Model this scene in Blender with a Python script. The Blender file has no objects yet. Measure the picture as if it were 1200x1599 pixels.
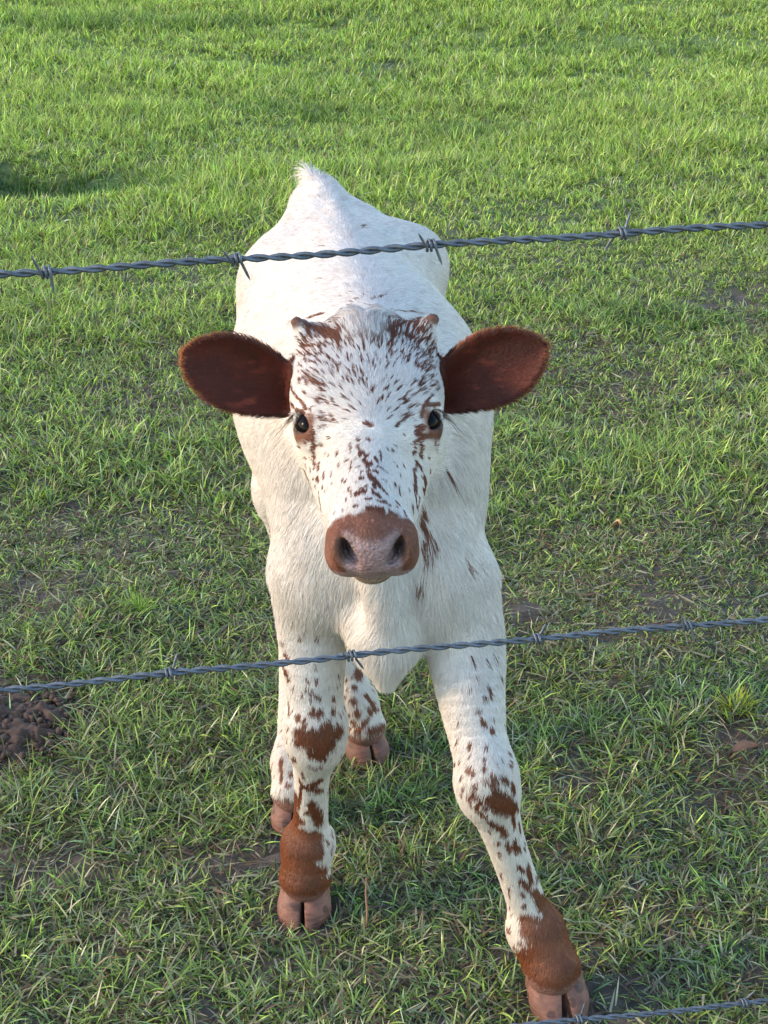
import bpy, math, random
import numpy as np

# ------------------------------------------------------------------ camera, sky, sun, exposure
scn = bpy.context.scene
COL = scn.collection
CAM_H, PITCH = 1.5, math.radians(26.0)
cam_d = bpy.data.cameras.new('camera')
cam_d.sensor_fit = 'VERTICAL'
cam_d.sensor_height = 36.0
cam_d.lens = 2400.0 / 1599.0 * 36.0
cam_d.clip_start, cam_d.clip_end = 0.05, 2000.0
cam = bpy.data.objects.new('camera', cam_d)
cam.location = (0, 0, CAM_H)
cam.rotation_euler = (math.pi / 2 - PITCH, 0, 0)
COL.objects.link(cam)
scn.camera = cam

SUN_EL, SUN_AZ = math.radians(22.0), math.radians(-98.0)      # azimuth from +Y towards +X: light from the left
world = bpy.data.worlds.new('World')
scn.world = world
world.use_nodes = True
wn = world.node_tree.nodes
sky = wn.new('ShaderNodeTexSky')
sky.sky_type = 'NISHITA'
sky.sun_disc = False
sky.sun_elevation = SUN_EL
sky.sun_rotation = SUN_AZ
sky.air_density, sky.dust_density, sky.ozone_density = 1.3, 0.4, 1.8
bg = wn['Background']
bg.inputs['Strength'].default_value = 0.15
world.node_tree.links.new(sky.outputs[0], bg.inputs['Color'])

sun_d = bpy.data.lights.new('sun', 'SUN')
sun_d.energy = 1.15
sun_d.angle = math.radians(11.0)
sun_d.color = (1.0, 0.68, 0.40)
sun = bpy.data.objects.new('sun', sun_d)
from mathutils import Vector
sdir = Vector((math.sin(SUN_AZ) * math.cos(SUN_EL), math.cos(SUN_AZ) * math.cos(SUN_EL), math.sin(SUN_EL)))
sun.rotation_euler = sdir.to_track_quat('Z', 'Y').to_euler()
sun.location = sdir * 20
COL.objects.link(sun)

scn.view_settings.view_transform = 'Standard'
scn.view_settings.look = 'None'
scn.view_settings.gamma = 1.0
scn.view_settings.use_curve_mapping = False
scn.view_settings.exposure = 2.04
scn.render.engine = 'CYCLES'
scn.cycles.max_bounces = 8
scn.cycles.transparent_max_bounces = 16

DO_GRASS = True
DO_FUR = True
rng = np.random.default_rng(7)
random.seed(7)

# ------------------------------------------------------------------ small helpers
def prop(o, label=None, cat=None, group=None, kind=None):
    if label: o['label'] = label
    if cat: o['category'] = cat
    if group: o['group'] = group
    if kind: o['kind'] = kind
    return o

def mesh_obj(name, V, faces, mat=None, parent=None, smooth=True):
    V = np.asarray(V, np.float32)
    me = bpy.data.meshes.new(name)
    F = np.asarray(faces, np.int32)
    me.vertices.add(len(V)); me.vertices.foreach_set('co', V.ravel())
    n = F.shape[1]
    me.loops.add(F.size) if F.size else None; me.loops.foreach_set('vertex_index', F.ravel())
    me.polygons.add(len(F))
    me.polygons.foreach_set('loop_start', np.arange(0, F.size, n, dtype=np.int32))
    me.polygons.foreach_set('loop_total', np.full(len(F), n, np.int32))
    if smooth: me.polygons.foreach_set('use_smooth', np.ones(len(F), bool))
    me.update(calc_edges=True)
    me.validate()
    o = bpy.data.objects.new(name, me)
    if mat: me.materials.append(mat)
    COL.objects.link(o)
    if parent is not None: o.parent = parent
    return o

def vcol(o, name, rgb):
    a = o.data.color_attributes.new(name, 'FLOAT_COLOR', 'POINT')
    c = np.ones((len(rgb), 4), np.float32); c[:, :3] = rgb
    a.data.foreach_set('color', c.ravel())

def hash3(i, j, k, seed):
    h = (i.astype(np.int64) * 374761393 + j.astype(np.int64) * 668265263 + k.astype(np.int64) * 2147483647 + seed * 974711) & 0xFFFFFFFF
    h = ((h ^ (h >> 13)) * 1274126177) & 0xFFFFFFFF
    h = (h ^ (h >> 16)) & 0xFFFFFF
    return h / float(0xFFFFFF)

def vnoise(P, scale, seed=0):
    """smooth value noise 0..1 of points (N,3)"""
    Q = np.asarray(P, np.float64) * scale
    I = np.floor(Q).astype(np.int64); f = Q - I
    f = f * f * (3 - 2 * f)
    r = 0
    for a in (0, 1):
        for b in (0, 1):
            for c in (0, 1):
                w = (f[:, 0] if a else 1 - f[:, 0]) * (f[:, 1] if b else 1 - f[:, 1]) * (f[:, 2] if c else 1 - f[:, 2])
                r = r + w * hash3(I[:, 0] + a, I[:, 1] + b, I[:, 2] + c, seed)
    return r

def sstep(a, b, x):
    t = np.clip((x - a) / (b - a), 0, 1)
    return t * t * (3 - 2 * t)

# ------------------------------------------------------------------ signed-distance modelling (one continuous skin)
class Field:
    def __init__(s, lo, hi, h):
        s.lo = np.array(lo, float); s.h = h
        s.n = np.ceil((np.array(hi) - s.lo) / h).astype(int) + 1
        s.F = np.full(s.n, 0.08, np.float32)
    def block(s, lo, hi):
        a = np.maximum(np.floor((np.array(lo) - s.lo) / s.h).astype(int), 0)
        b = np.minimum(np.ceil((np.array(hi) - s.lo) / s.h).astype(int) + 1, s.n)
        if (b <= a).any(): return None
        ax = [(np.arange(a[i], b[i]) * s.h + s.lo[i]).astype(np.float32) for i in range(3)]
        return (slice(a[0], b[0]), slice(a[1], b[1]), slice(a[2], b[2])), ax[0][:, None, None], ax[1][None, :, None], ax[2][None, None, :]
    def add(s, fn, lo, hi, k, op='u'):
        m = k + 0.014
        r = s.block(np.array(lo) - m, np.array(hi) + m)
        if r is None: return
        sl, X, Y, Z = r
        d = fn(X, Y, Z); a = s.F[sl]
        if op == 'u':
            hh = np.maximum(k - np.abs(a - d), 0) / k
            s.F[sl] = np.minimum(a, d) - hh * hh * k * 0.25
        else:
            d = -d
            hh = np.maximum(k - np.abs(a - d), 0) / k
            s.F[sl] = np.maximum(a, d) + hh * hh * k * 0.25
    def cone(s, p, r1, q, r2, k=0.03, op='u', sq=(1, 1, 1)):
        """round cone p->q; sq scales space about p's axes (values >1 make it thinner along that axis)"""
        p = np.array(p, float); q = np.array(q, float); sq = np.array(sq, float)
        c = (p + q) / 2
        P = (p - c) * sq; Qd = (q - p) * sq; L2 = max(float(Qd @ Qd), 1e-9); ms = 1.0 / sq.max()
        def fn(X, Y, Z):
            x = (X - c[0]) * sq[0] - P[0]; y = (Y - c[1]) * sq[1] - P[1]; z = (Z - c[2]) * sq[2] - P[2]
            t = np.clip((x * Qd[0] + y * Qd[1] + z * Qd[2]) / L2, 0, 1)
            d = np.sqrt((x - t * Qd[0]) ** 2 + (y - t * Qd[1]) ** 2 + (z - t * Qd[2]) ** 2)
            return (d - (r1 + (r2 - r1) * t)) * ms ** 0.5
        e = max(r1, r2) / sq
        lo = np.minimum(p, q) - e; hi = np.maximum(p, q) + e
        s.add(fn, lo, hi, k, op)
    def ell(s, c, r, R=None, k=0.03, op='u'):
        """ellipsoid; rows of R are its axes"""
        c = np.array(c, float); r = np.array(r, float)
        R = np.eye(3) if R is None else np.array(R, float)
        def fn(X, Y, Z):
            x, y, z = X - c[0], Y - c[1], Z - c[2]
            k0 = 0; k1 = 0
            for i in range(3):
                u = x * R[i, 0] + y * R[i, 1] + z * R[i, 2]
                k0 = k0 + (u / r[i]) ** 2; k1 = k1 + (u / r[i] ** 2) ** 2
            k0 = np.sqrt(k0); k1 = np.sqrt(k1) + 1e-9
            return k0 * (k0 - 1) / k1
        e = np.sqrt(((R * r[:, None]) ** 2).sum(0))
        s.add(fn, c - e, c + e, k, op)
    def chain(s, pts, k=0.02, grow=-0.0012):
        """a limb: round cones along a smooth curve through pts = ((x, y, z), r)"""
        Q = np.array([list(p) + [r + grow] for p, r in pts], float)
        E = np.vstack([2 * Q[0] - Q[1], Q, 2 * Q[-1] - Q[-2]])
        C = []
        for i in range(1, len(E) - 2):
            for t in np.arange(0, 1, 0.25):
                a, b, c, d = E[i - 1:i + 3]
                C.append(0.5 * (2 * b + (c - a) * t + (2 * a - 5 * b + 4 * c - d) * t * t + (3 * b - a - 3 * c + d) * t ** 3))
        C = np.array(C + [Q[-1]])
        def fn(X, Y, Z):
            best = None
            for p, q in zip(C[:-1], C[1:]):
                D = q[:3] - p[:3]; L2 = float(D @ D) + 1e-9
                x, y, z = X - p[0], Y - p[1], Z - p[2]
                t = np.clip((x * D[0] + y * D[1] + z * D[2]) / L2, 0, 1)
                d = np.sqrt((x - t * D[0]) ** 2 + (y - t * D[1]) ** 2 + (z - t * D[2]) ** 2) - (p[3] + (q[3] - p[3]) * t)
                best = d if best is None else np.minimum(best, d)
            return best
        lo = (C[:, :3] - C[:, 3:]).min(0); hi = (C[:, :3] + C[:, 3:]).max(0)
        s.add(fn, lo, hi, k)
    def mesh(s, smooth=1):
        F = s.F; S = F < 0
        n = F.shape
        cnt = np.zeros((n[0] - 1, n[1] - 1, n[2] - 1), np.int8)
        for a in (0, 1):
            for b in (0, 1):
                for c in (0, 1):
                    cnt += S[a:n[0] - 1 + a, b:n[1] - 1 + b, c:n[2] - 1 + c]
        act = np.argwhere((cnt > 0) & (cnt < 8))
        N = len(act)
        idg = np.full(cnt.shape, -1, np.int32)
        idg[act[:, 0], act[:, 1], act[:, 2]] = np.arange(N)
        acc = np.zeros((N, 3)); w = np.zeros(N)
        cor = [(a, b, c) for a in (0, 1) for b in (0, 1) for c in (0, 1)]
        fv = {c: F[act[:, 0] + c[0], act[:, 1] + c[1], act[:, 2] + c[2]] for c in cor}
        for c in cor:
            for ax in range(3):
                if c[ax] == 0:
                    d = list(c); d[ax] = 1; d = tuple(d)
                    f0, f1 = fv[c], fv[d]
                    m = (f0 < 0) != (f1 < 0)
                    t = f0[m] / (f0[m] - f1[m])
                    p = np.tile(np.array(c, float), (m.sum(), 1)); p[:, ax] = t
                    acc[m] += p; w[m] += 1
        V = (act + acc / w[:, None]) * s.h + s.lo
        faces = []
        for ax in range(3):
            u, v = [(1, 2), (2, 0), (0, 1)][ax]
            sl0 = [slice(None)] * 3; sl1 = [slice(None)] * 3
            sl0[ax] = slice(0, -1); sl1[ax] = slice(1, None)
            A = S[tuple(sl0)]; B = S[tuple(sl1)]
            e = np.argwhere(A != B)
            ok = (e[:, u] > 0) & (e[:, v] > 0) & (e[:, u] < n[u] - 1) & (e[:, v] < n[v] - 1)
            e = e[ok]
            inside0 = S[e[:, 0], e[:, 1], e[:, 2]]
            def cell(du, dv):
                q = e.copy(); q[:, u] -= du; q[:, v] -= dv
                return idg[q[:, 0], q[:, 1], q[:, 2]]
            q = np.stack([cell(1, 1), cell(0, 1), cell(0, 0), cell(1, 0)], 1)
            q[~inside0] = q[~inside0][:, ::-1]
            faces.append(q)
        Fq = np.concatenate(faces)
        Fq = Fq[(Fq >= 0).all(1)]
        for _ in range(smooth):
            for lam in (0.5, -0.5):
                a = np.zeros_like(V); c = np.zeros(N)
                for i in range(4):
                    x, y = Fq[:, i], Fq[:, (i + 1) % 4]
                    for dst, src in ((x, y), (y, x)):
                        for j in range(3): a[:, j] += np.bincount(dst, V[src, j], N)
                        c += np.bincount(dst, minlength=N)
                V = V + lam * (a / np.maximum(c, 1)[:, None] - V)
        return V, Fq

def vnormals(V, F):
    a = V[F[:, 2]] - V[F[:, 0]]; b = V[F[:, 3]] - V[F[:, 1]]
    fn = np.cross(a, b); N = np.zeros_like(V)
    for i in range(4):
        for j in range(3): N[:, j] += np.bincount(F[:, i], fn[:, j], len(V))
    return N / (np.linalg.norm(N, axis=1, keepdims=True) + 1e-12)

# ------------------------------------------------------------------ the calf's skin
HO = np.array([-0.0225, 1.72, 0.9195])                      # top of the poll
HA = np.array([0.032, -0.894, -0.447]); HA /= np.linalg.norm(HA)   # towards the muzzle
HN = np.array([0.0, -0.447, 0.894]); HN -= HA * (HN @ HA); HN /= np.linalg.norm(HN)   # out of the forehead
HX = np.cross(HA, HN); HX = HX if HX[0] > 0 else -HX
HR = np.stack([HX, HA, HN])
def hd(x, s, d): return HO + HX * x + HA * s + HN * d      # head coordinates -> world
def axes(rx=0, ry=0, rz=0):
    """head axes turned by euler degrees, rows = axes"""
    from mathutils import Euler
    E = np.array(Euler((math.radians(rx), math.radians(ry), math.radians(rz))).to_matrix())
    return E.T @ HR

EYE = (0.0600, 0.1375, -0.044)
def eye_axes(sx):
    nr = HX * sx * 0.6 + HN * 0.8; T = -HX * sx * 0.8 + HN * 0.6
    lg = HA * 0.9 + T * 0.43; lg /= np.linalg.norm(lg)
    return np.stack([np.cross(lg, nr), lg, nr])
EAR = {}
def add_ear(f, side):
    # u along the ear, v across it, w out of its hollow
    root = hd(side * 0.080, 0.062, -0.075)
    tip = np.array([-0.235, 1.695, 0.877]) if side < 0 else np.array([0.189, 1.695, 0.887])
    u = tip - root; L = np.linalg.norm(u); u /= L
    toc = np.array([-0.12 * side * -1, -0.86, 0.34])
    w = toc - u * (toc @ u); w /= np.linalg.norm(w)
    v = np.cross(w, u)
    if v[2] < 0: v = -v
    EAR[side] = (root, u, v, w, L)
    def fn(X, Y, Z):
        x, y, z = X - root[0], Y - root[1], Z - root[2]
        U = (x * u[0] + y * u[1] + z * u[2]) / L
        Vv = x * v[0] + y * v[1] + z * v[2]
        W = x * w[0] + y * w[1] + z * w[2]
        t = np.clip(U, 0, 1)
        hw = 0.0415 * np.clip(1 - ((t - 0.54) / np.where(t < .54, 0.78, 0.46)) ** 2, 0.0, 1) ** 0.62     # outline
        hw = hw * (0.78 + 0.22 * sstep(0.0, 0.55, t))
        Vc = Vv - 0.002
        cup = 0.0205 * (1 - 0.50 * t)
        Wc = W - cup * np.clip(Vc / (hw + 1e-3), -1.3, 1.3) ** 2 + 0.012 * (1 - t)
        th = 0.0040 + 0.004 * (1 - t)
        d1 = np.abs(Wc) - th
        over = np.where(U > 0.999, (U - 0.999) * L, 0) + np.where(U < 0, -U * L, 0)
        d2 = np.abs(Vc) - hw + over
        e = 0.004; d1 = d1 + e; d2 = d2 + e
        return (np.sqrt(np.maximum(d1, 0) ** 2 + np.maximum(d2, 0) ** 2) + np.minimum(np.maximum(d1, d2), 0) - e) * 0.85
    lo = np.minimum(root, tip) - 0.055; hi = np.maximum(root, tip) + 0.055
    f.add(fn, lo, hi, 0.014)

def build_skin(h=0.0032):
    f = Field((-0.29, 1.36, 0.0), (0.33, 2.66, 1.02), h)
    yaw = math.radians(11.0)
    BR = np.array([[math.cos(yaw), math.sin(yaw), 0], [-math.sin(yaw), math.cos(yaw), 0], [0, 0, 1.0]])
    # trunk
    f.ell((-0.046, 2.09, 0.692), (0.174, 0.33, 0.180), BR, 0.05)
    f.ell((-0.034, 1.98, 0.690), (0.152, 0.26, 0.180), BR, 0.05)
    f.cone((-0.008, 1.90, 0.775), 0.075, (-0.050, 2.22, 0.800), 0.062, 0.06)       # withers and spine
    f.cone((-0.050, 2.22, 0.805), 0.060, (-0.082, 2.42, 0.822), 0.046, 0.06)
    f.ell((-0.066, 2.33, 0.690), (0.150, 0.185, 0.180), BR, 0.05)                   # hips
    f.cone((-0.165, 2.27, 0.795), 0.045, (-0.150, 2.44, 0.760), 0.045, 0.07)        # hook to pin bones
    f.cone((0.045, 2.31, 0.805), 0.048, (0.005, 2.47, 0.760), 0.045, 0.07)
    f.chain([((-0.006, 1.93, 0.855), 0.009), ((-0.030, 2.08, 0.862), 0.008), ((-0.052, 2.22, 0.870), 0.008), ((-0.088, 2.44, 0.878), 0.010)], 0.016)           # ridge of the spine
    f.cone((-0.115, 2.40, 0.840), 0.038, (-0.122, 2.46, 0.852), 0.030, 0.03)
    f.cone((-0.05, 2.40, 0.835), 0.035, (-0.090, 2.47, 0.856), 0.022, 0.03)
    # raised tail
    f.chain([((-0.086, 2.40, 0.855), 0.026), ((-0.104, 2.475, 0.876), 0.018), ((-0.126, 2.51, 0.895), 0.007),
             ((-0.116, 2.545, 0.860), 0.017), ((-0.115, 2.565, 0.78), 0.014), ((-0.11, 2.56, 0.62), 0.012), ((-0.105, 2.555, 0.46), 0.016)], 0.03)
    # neck
    f.cone((-0.020, 1.80, 0.800), 0.092, (-0.012, 1.95, 0.715), 0.135, 0.07, sq=(1.05, 1, 1))
    f.cone((-0.018, 1.73, 0.745), 0.058, (-0.008, 1.82, 0.620), 0.105, 0.06)
    f.cone((-0.015, 1.67, 0.735), 0.036, (-0.004, 1.72, 0.600), 0.045, 0.05)
    # shoulders, chest
    for sx, dy in ((-1, 0.0), (1, -0.04)):
        f.ell((-0.010 + sx * 0.085, 1.865 + dy, 0.650), (0.052, 0.120, 0.175), None, 0.045)
        f.ell((-0.006 + sx * 0.072, 1.765 + dy, 0.570), (0.050, 0.070, 0.085), None, 0.04)
    f.ell((-0.005, 1.775, 0.580), (0.100, 0.095, 0.110), None, 0.04)
    # dewlap fold from the throat down to the hanging brisket
    f.chain([((-0.012, 1.665, 0.690), 0.026), ((-0.004, 1.660, 0.620), 0.025), ((0.004, 1.655, 0.560), 0.025), ((0.004, 1.655, 0.505), 0.025), ((0.003, 1.653, 0.455), 0.014)], 0.024)
    f.cone((0.002, 1.72, 0.54), 0.045, (0.002, 1.68, 0.505), 0.030, 0.03)
    f.cone((0.000, 1.69, 0.505), 0.03, (-0.005, 1.95, 0.475), 0.05, 0.05)
    # fore legs: viewer's left straight, viewer's right stepping forward
    f.chain([((-0.090, 1.775, 0.545), 0.058), ((-0.094, 1.775, 0.465), 0.049), ((-0.094, 1.755, 0.400), 0.0415), ((-0.092, 1.745, 0.350), 0.037)], 0.03)
    f.ell((-0.0925, 1.738, 0.322), (0.0430, 0.041, 0.048), None, 0.022)
    f.chain([((-0.094, 1.742, 0.290), 0.034), ((-0.100, 1.752, 0.240), 0.0255), ((-0.103, 1.762, 0.170), 0.0245), ((-0.107, 1.768, 0.125), 0.029)], 0.022)
    f.ell((-0.108, 1.766, 0.110), (0.036, 0.036, 0.032), None, 0.02)
    f.chain([((-0.110, 1.762, 0.104), 0.033), ((-0.113, 1.750, 0.066), 0.0375)], 0.015)
    f.ell((-0.085, 1.795, 0.105), (0.012, 0.012, 0.016), None, 0.01)
    f.ell((-0.132, 1.795, 0.105), (0.012, 0.012, 0.016), None, 0.01)
    f.chain([((0.088, 1.735, 0.555), 0.058), ((0.104, 1.705, 0.475), 0.051), ((0.112, 1.665, 0.425), 0.0435), ((0.119, 1.635, 0.385), 0.037)], 0.03)
    f.ell((0.130, 1.607, 0.340), (0.0415, 0.041, 0.052), None, 0.022)
    f.chain([((0.138, 1.605, 0.308), 0.034), ((0.155, 1.605, 0.250), 0.0265), ((0.180, 1.605, 0.170), 0.0250), ((0.196, 1.602, 0.120), 0.029)], 0.022)
    f.ell((0.202, 1.598, 0.100), (0.037, 0.036, 0.033), None, 0.02)
    f.chain([((0.206, 1.594, 0.094), 0.034), ((0.223, 1.571, 0.060), 0.0385)], 0.015)
    f.ell((0.185, 1.628, 0.095), (0.012, 0.012, 0.016), None, 0.01)
    f.ell((0.225, 1.626, 0.090), (0.012, 0.012, 0.016), None, 0.01)
    # hind legs
    f.cone((-0.118, 2.30, 0.640), 0.108, (-0.136, 2.12, 0.510), 0.068, 0.05, sq=(1.25, 1, 1))
    f.cone((-0.135, 2.40, 0.620), 0.075, (-0.150, 2.245, 0.420), 0.034, 0.05, sq=(1.2, 1, 1))
    f.cone((0.005, 2.43, 0.620), 0.075, (-0.045, 2.300, 0.425), 0.034, 0.05, sq=(1.2, 1, 1))
    f.chain([((-0.138, 2.13, 0.500), 0.060), ((-0.146, 2.21, 0.390), 0.040), ((-0.148, 2.235, 0.335), 0.034)], 0.03)
    f.ell((-0.147, 2.225, 0.320), (0.031, 0.044, 0.046), None, 0.02)
    f.chain([((-0.147, 2.205, 0.290), 0.031), ((-0.144, 2.110, 0.190), 0.0245), ((-0.142, 2.020, 0.115), 0.026)], 0.022)
    f.ell((-0.142, 1.995, 0.095), (0.033, 0.036, 0.032), None, 0.02)
    f.chain([((-0.142, 1.985, 0.088), 0.031), ((-0.141, 1.962, 0.060), 0.0355)], 0.015)
    f.cone((0.015, 2.34, 0.640), 0.110, (0.015, 2.17, 0.510), 0.070, 0.05, sq=(1.25, 1, 1))
    f.chain([((0.012, 2.18, 0.500), 0.064), ((-0.048, 2.27, 0.395), 0.040), ((-0.066, 2.285, 0.340), 0.034)], 0.03)
    f.ell((-0.067, 2.280, 0.322), (0.031, 0.044, 0.046), None, 0.02)
    f.chain([((-0.070, 2.262, 0.290), 0.031), ((-0.066, 2.205, 0.200), 0.0235), ((-0.050, 2.165, 0.120), 0.025)], 0.022)
    f.ell((-0.045, 2.158, 0.098), (0.033, 0.036, 0.032), None, 0.02)
    f.chain([((-0.042, 2.152, 0.090), 0.031), ((-0.033, 2.140, 0.061), 0.0360)], 0.015)
    # head
    f.ell(hd(0, 0.060, -0.063), (0.079, 0.088, 0.066), HR, 0.03)
    f.ell(hd(0, 0.032, -0.045), (0.074, 0.042, 0.040), HR, 0.03)
    for sx in (-1, 1):
        f.ell(hd(sx * 0.056, 0.100, -0.040), (0.026, 0.046, 0.031), HR, 0.04)           # brow
        f.cone(hd(sx * 0.045, 0.125, -0.090), 0.038, hd(sx * 0.027, 0.235, -0.066), 0.024, 0.03)   # cheek
        f.cone(hd(sx * 0.036, 0.075, -0.135), 0.042, hd(sx * 0.016, 0.245, -0.098), 0.026, 0.03)   # jaw
        f.cone(hd(sx * 0.056, 0.024, -0.034), 0.026, hd(sx * 0.0790, 0.010, -0.002), 0.0066, 0.016)  # horn bud base
    f.cone(hd(0, 0.105, -0.052), 0.050, hd(0, 0.262, -0.044), 0.031, 0.03)               # bridge of the nose
    f.cone(hd(0, 0.01, -0.020), 0.022, hd(0, 0.03, -0.012), 0.018, 0.03)                  # poll
    f.ell(hd(0, 0.115, -0.040), (0.062, 0.065, 0.028), HR, 0.03)
    # muzzle
    f.ell(hd(0, 0.286, -0.056), (0.0460, 0.036, 0.0385), HR, 0.02)
    f.ell(hd(0, 0.307, -0.050), (0.036, 0.0230, 0.0330), axes(18, 0, 0), 0.010)              # nose pad
    for sx in (-1, 1):
        f.ell(hd(sx * 0.0325, 0.300, -0.050), (0.0155, 0.024, 0.023), HR, 0.016)          # nostril wings
        f.ell(hd(sx * 0.028, 0.292, -0.074), (0.0225, 0.028, 0.018), HR, 0.012)          # upper lip corners
    f.ell(hd(0, 0.280, -0.099), (0.029, 0.034, 0.0175), HR, 0.008)                       # lower lip and chin
    # eye sockets
    for sx in (-1, 1):
        f.ell(hd(sx * EYE[0], EYE[1], EYE[2]), (0.0240, 0.0270, 0.0240), HR, 0.014)       # lids
        f.ell(hd(sx * (EYE[0] + 0.0165), EYE[1] + 0.001, EYE[2] + 0.0150), (0.0086, 0.0172, 0.0165), eye_axes(sx), 0.004, 's')
        f.cone(hd(sx * (EYE[0] - 0.004), EYE[1] - 0.017, EYE[2] + 0.0195), 0.0070, hd(sx * (EYE[0] + 0.0175), EYE[1] - 0.0145, EYE[2] + 0.0100), 0.0066, 0.006)
        # nostril hollow
        f.ell(hd(sx * 0.0262, 0.3235, -0.0370), (0.0062, 0.024, 0.0185), axes(0, sx * 36, 0), 0.005, 's')
        f.ell(hd(sx * 0.0320, 0.3260, -0.0380), (0.0055, 0.012, 0.0115), axes(0, sx * 20, 0), 0.008, 's')
    # mouth
    f.ell(hd(0, 0.312, -0.0905), (0.033, 0.028, 0.0030), axes(4, 0, 0), 0.004, 's')
    add_ear(f, -1); add_ear(f, 1)
    return f.mesh(1)

SKIN_V, SKIN_F = build_skin()
SKIN_N = vnormals(SKIN_V, SKIN_F)

# hoof claws: keratin, two to a foot (coronet centre, forward direction, scale)
FEET = [((-0.1150, 1.745, 0.0), (-0.05, -1.0), 1.12), ((0.233, 1.562, 0.0), (0.24, -1.0), 1.16),
        ((-0.141, 1.955, 0.0), (-0.02, -1.0), 1.03), ((-0.028, 2.133, 0.0), (0.35, -0.93), 1.06)]
def build_claw(foot, side):
    c, fd, sc = foot
    long = 0.007 if c[0] > 0.1 else 0.0; spl = 0.24 if c[0] > 0.1 else 0.13
    c = np.array(c); fw = np.array([fd[0], fd[1], 0]); fw /= np.linalg.norm(fw)
    lt = np.array([-fw[1], fw[0], 0])
    P = lambda a, l, z: c + (fw * a + lt * l * side + np.array([0, 0, z])) * sc
    f = Field(c + np.array([-0.09, -0.09, -0.004]), c + np.array([0.09, 0.09, 0.09]), 0.0020)
    f.cone(P(-0.010, 0.0105, 0.036), 0.0208 * sc, P(0.004, 0.0100, 0.016), 0.0215 * sc, 0.012)
    f.cone(P(0.004, 0.0100, 0.016), 0.0212 * sc, P(0.020 + long, 0.0090 + long * 0.5, 0.001), 0.0135 * sc, 0.010)
    f.cone(P(-0.024, 0.0105, 0.018), 0.0208 * sc, P(0.004, 0.0100, 0.008), 0.0218 * sc, 0.012)
    # flat sole and a straight inner wall
    sl, X, Y, Z = f.block(f.lo, f.lo + f.h * f.n)
    f.F[sl] = np.maximum(f.F[sl], 0.0015 - Z + 0 * X + 0 * Y)
    inner = ((X - c[0]) * lt[0] + (Y - c[1]) * lt[1]) * side
    ahead = (X - c[0]) * fw[0] + (Y - c[1]) * fw[1]
    f.F[sl] = np.maximum(f.F[sl], 0.0006 * sc + spl * np.maximum(ahead - 0.008, 0) - inner + 0 * Z)
    return f.mesh(1)
CLAWS = [build_claw(ft, sd) for ft in FEET for sd in (-1, 1)]

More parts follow.
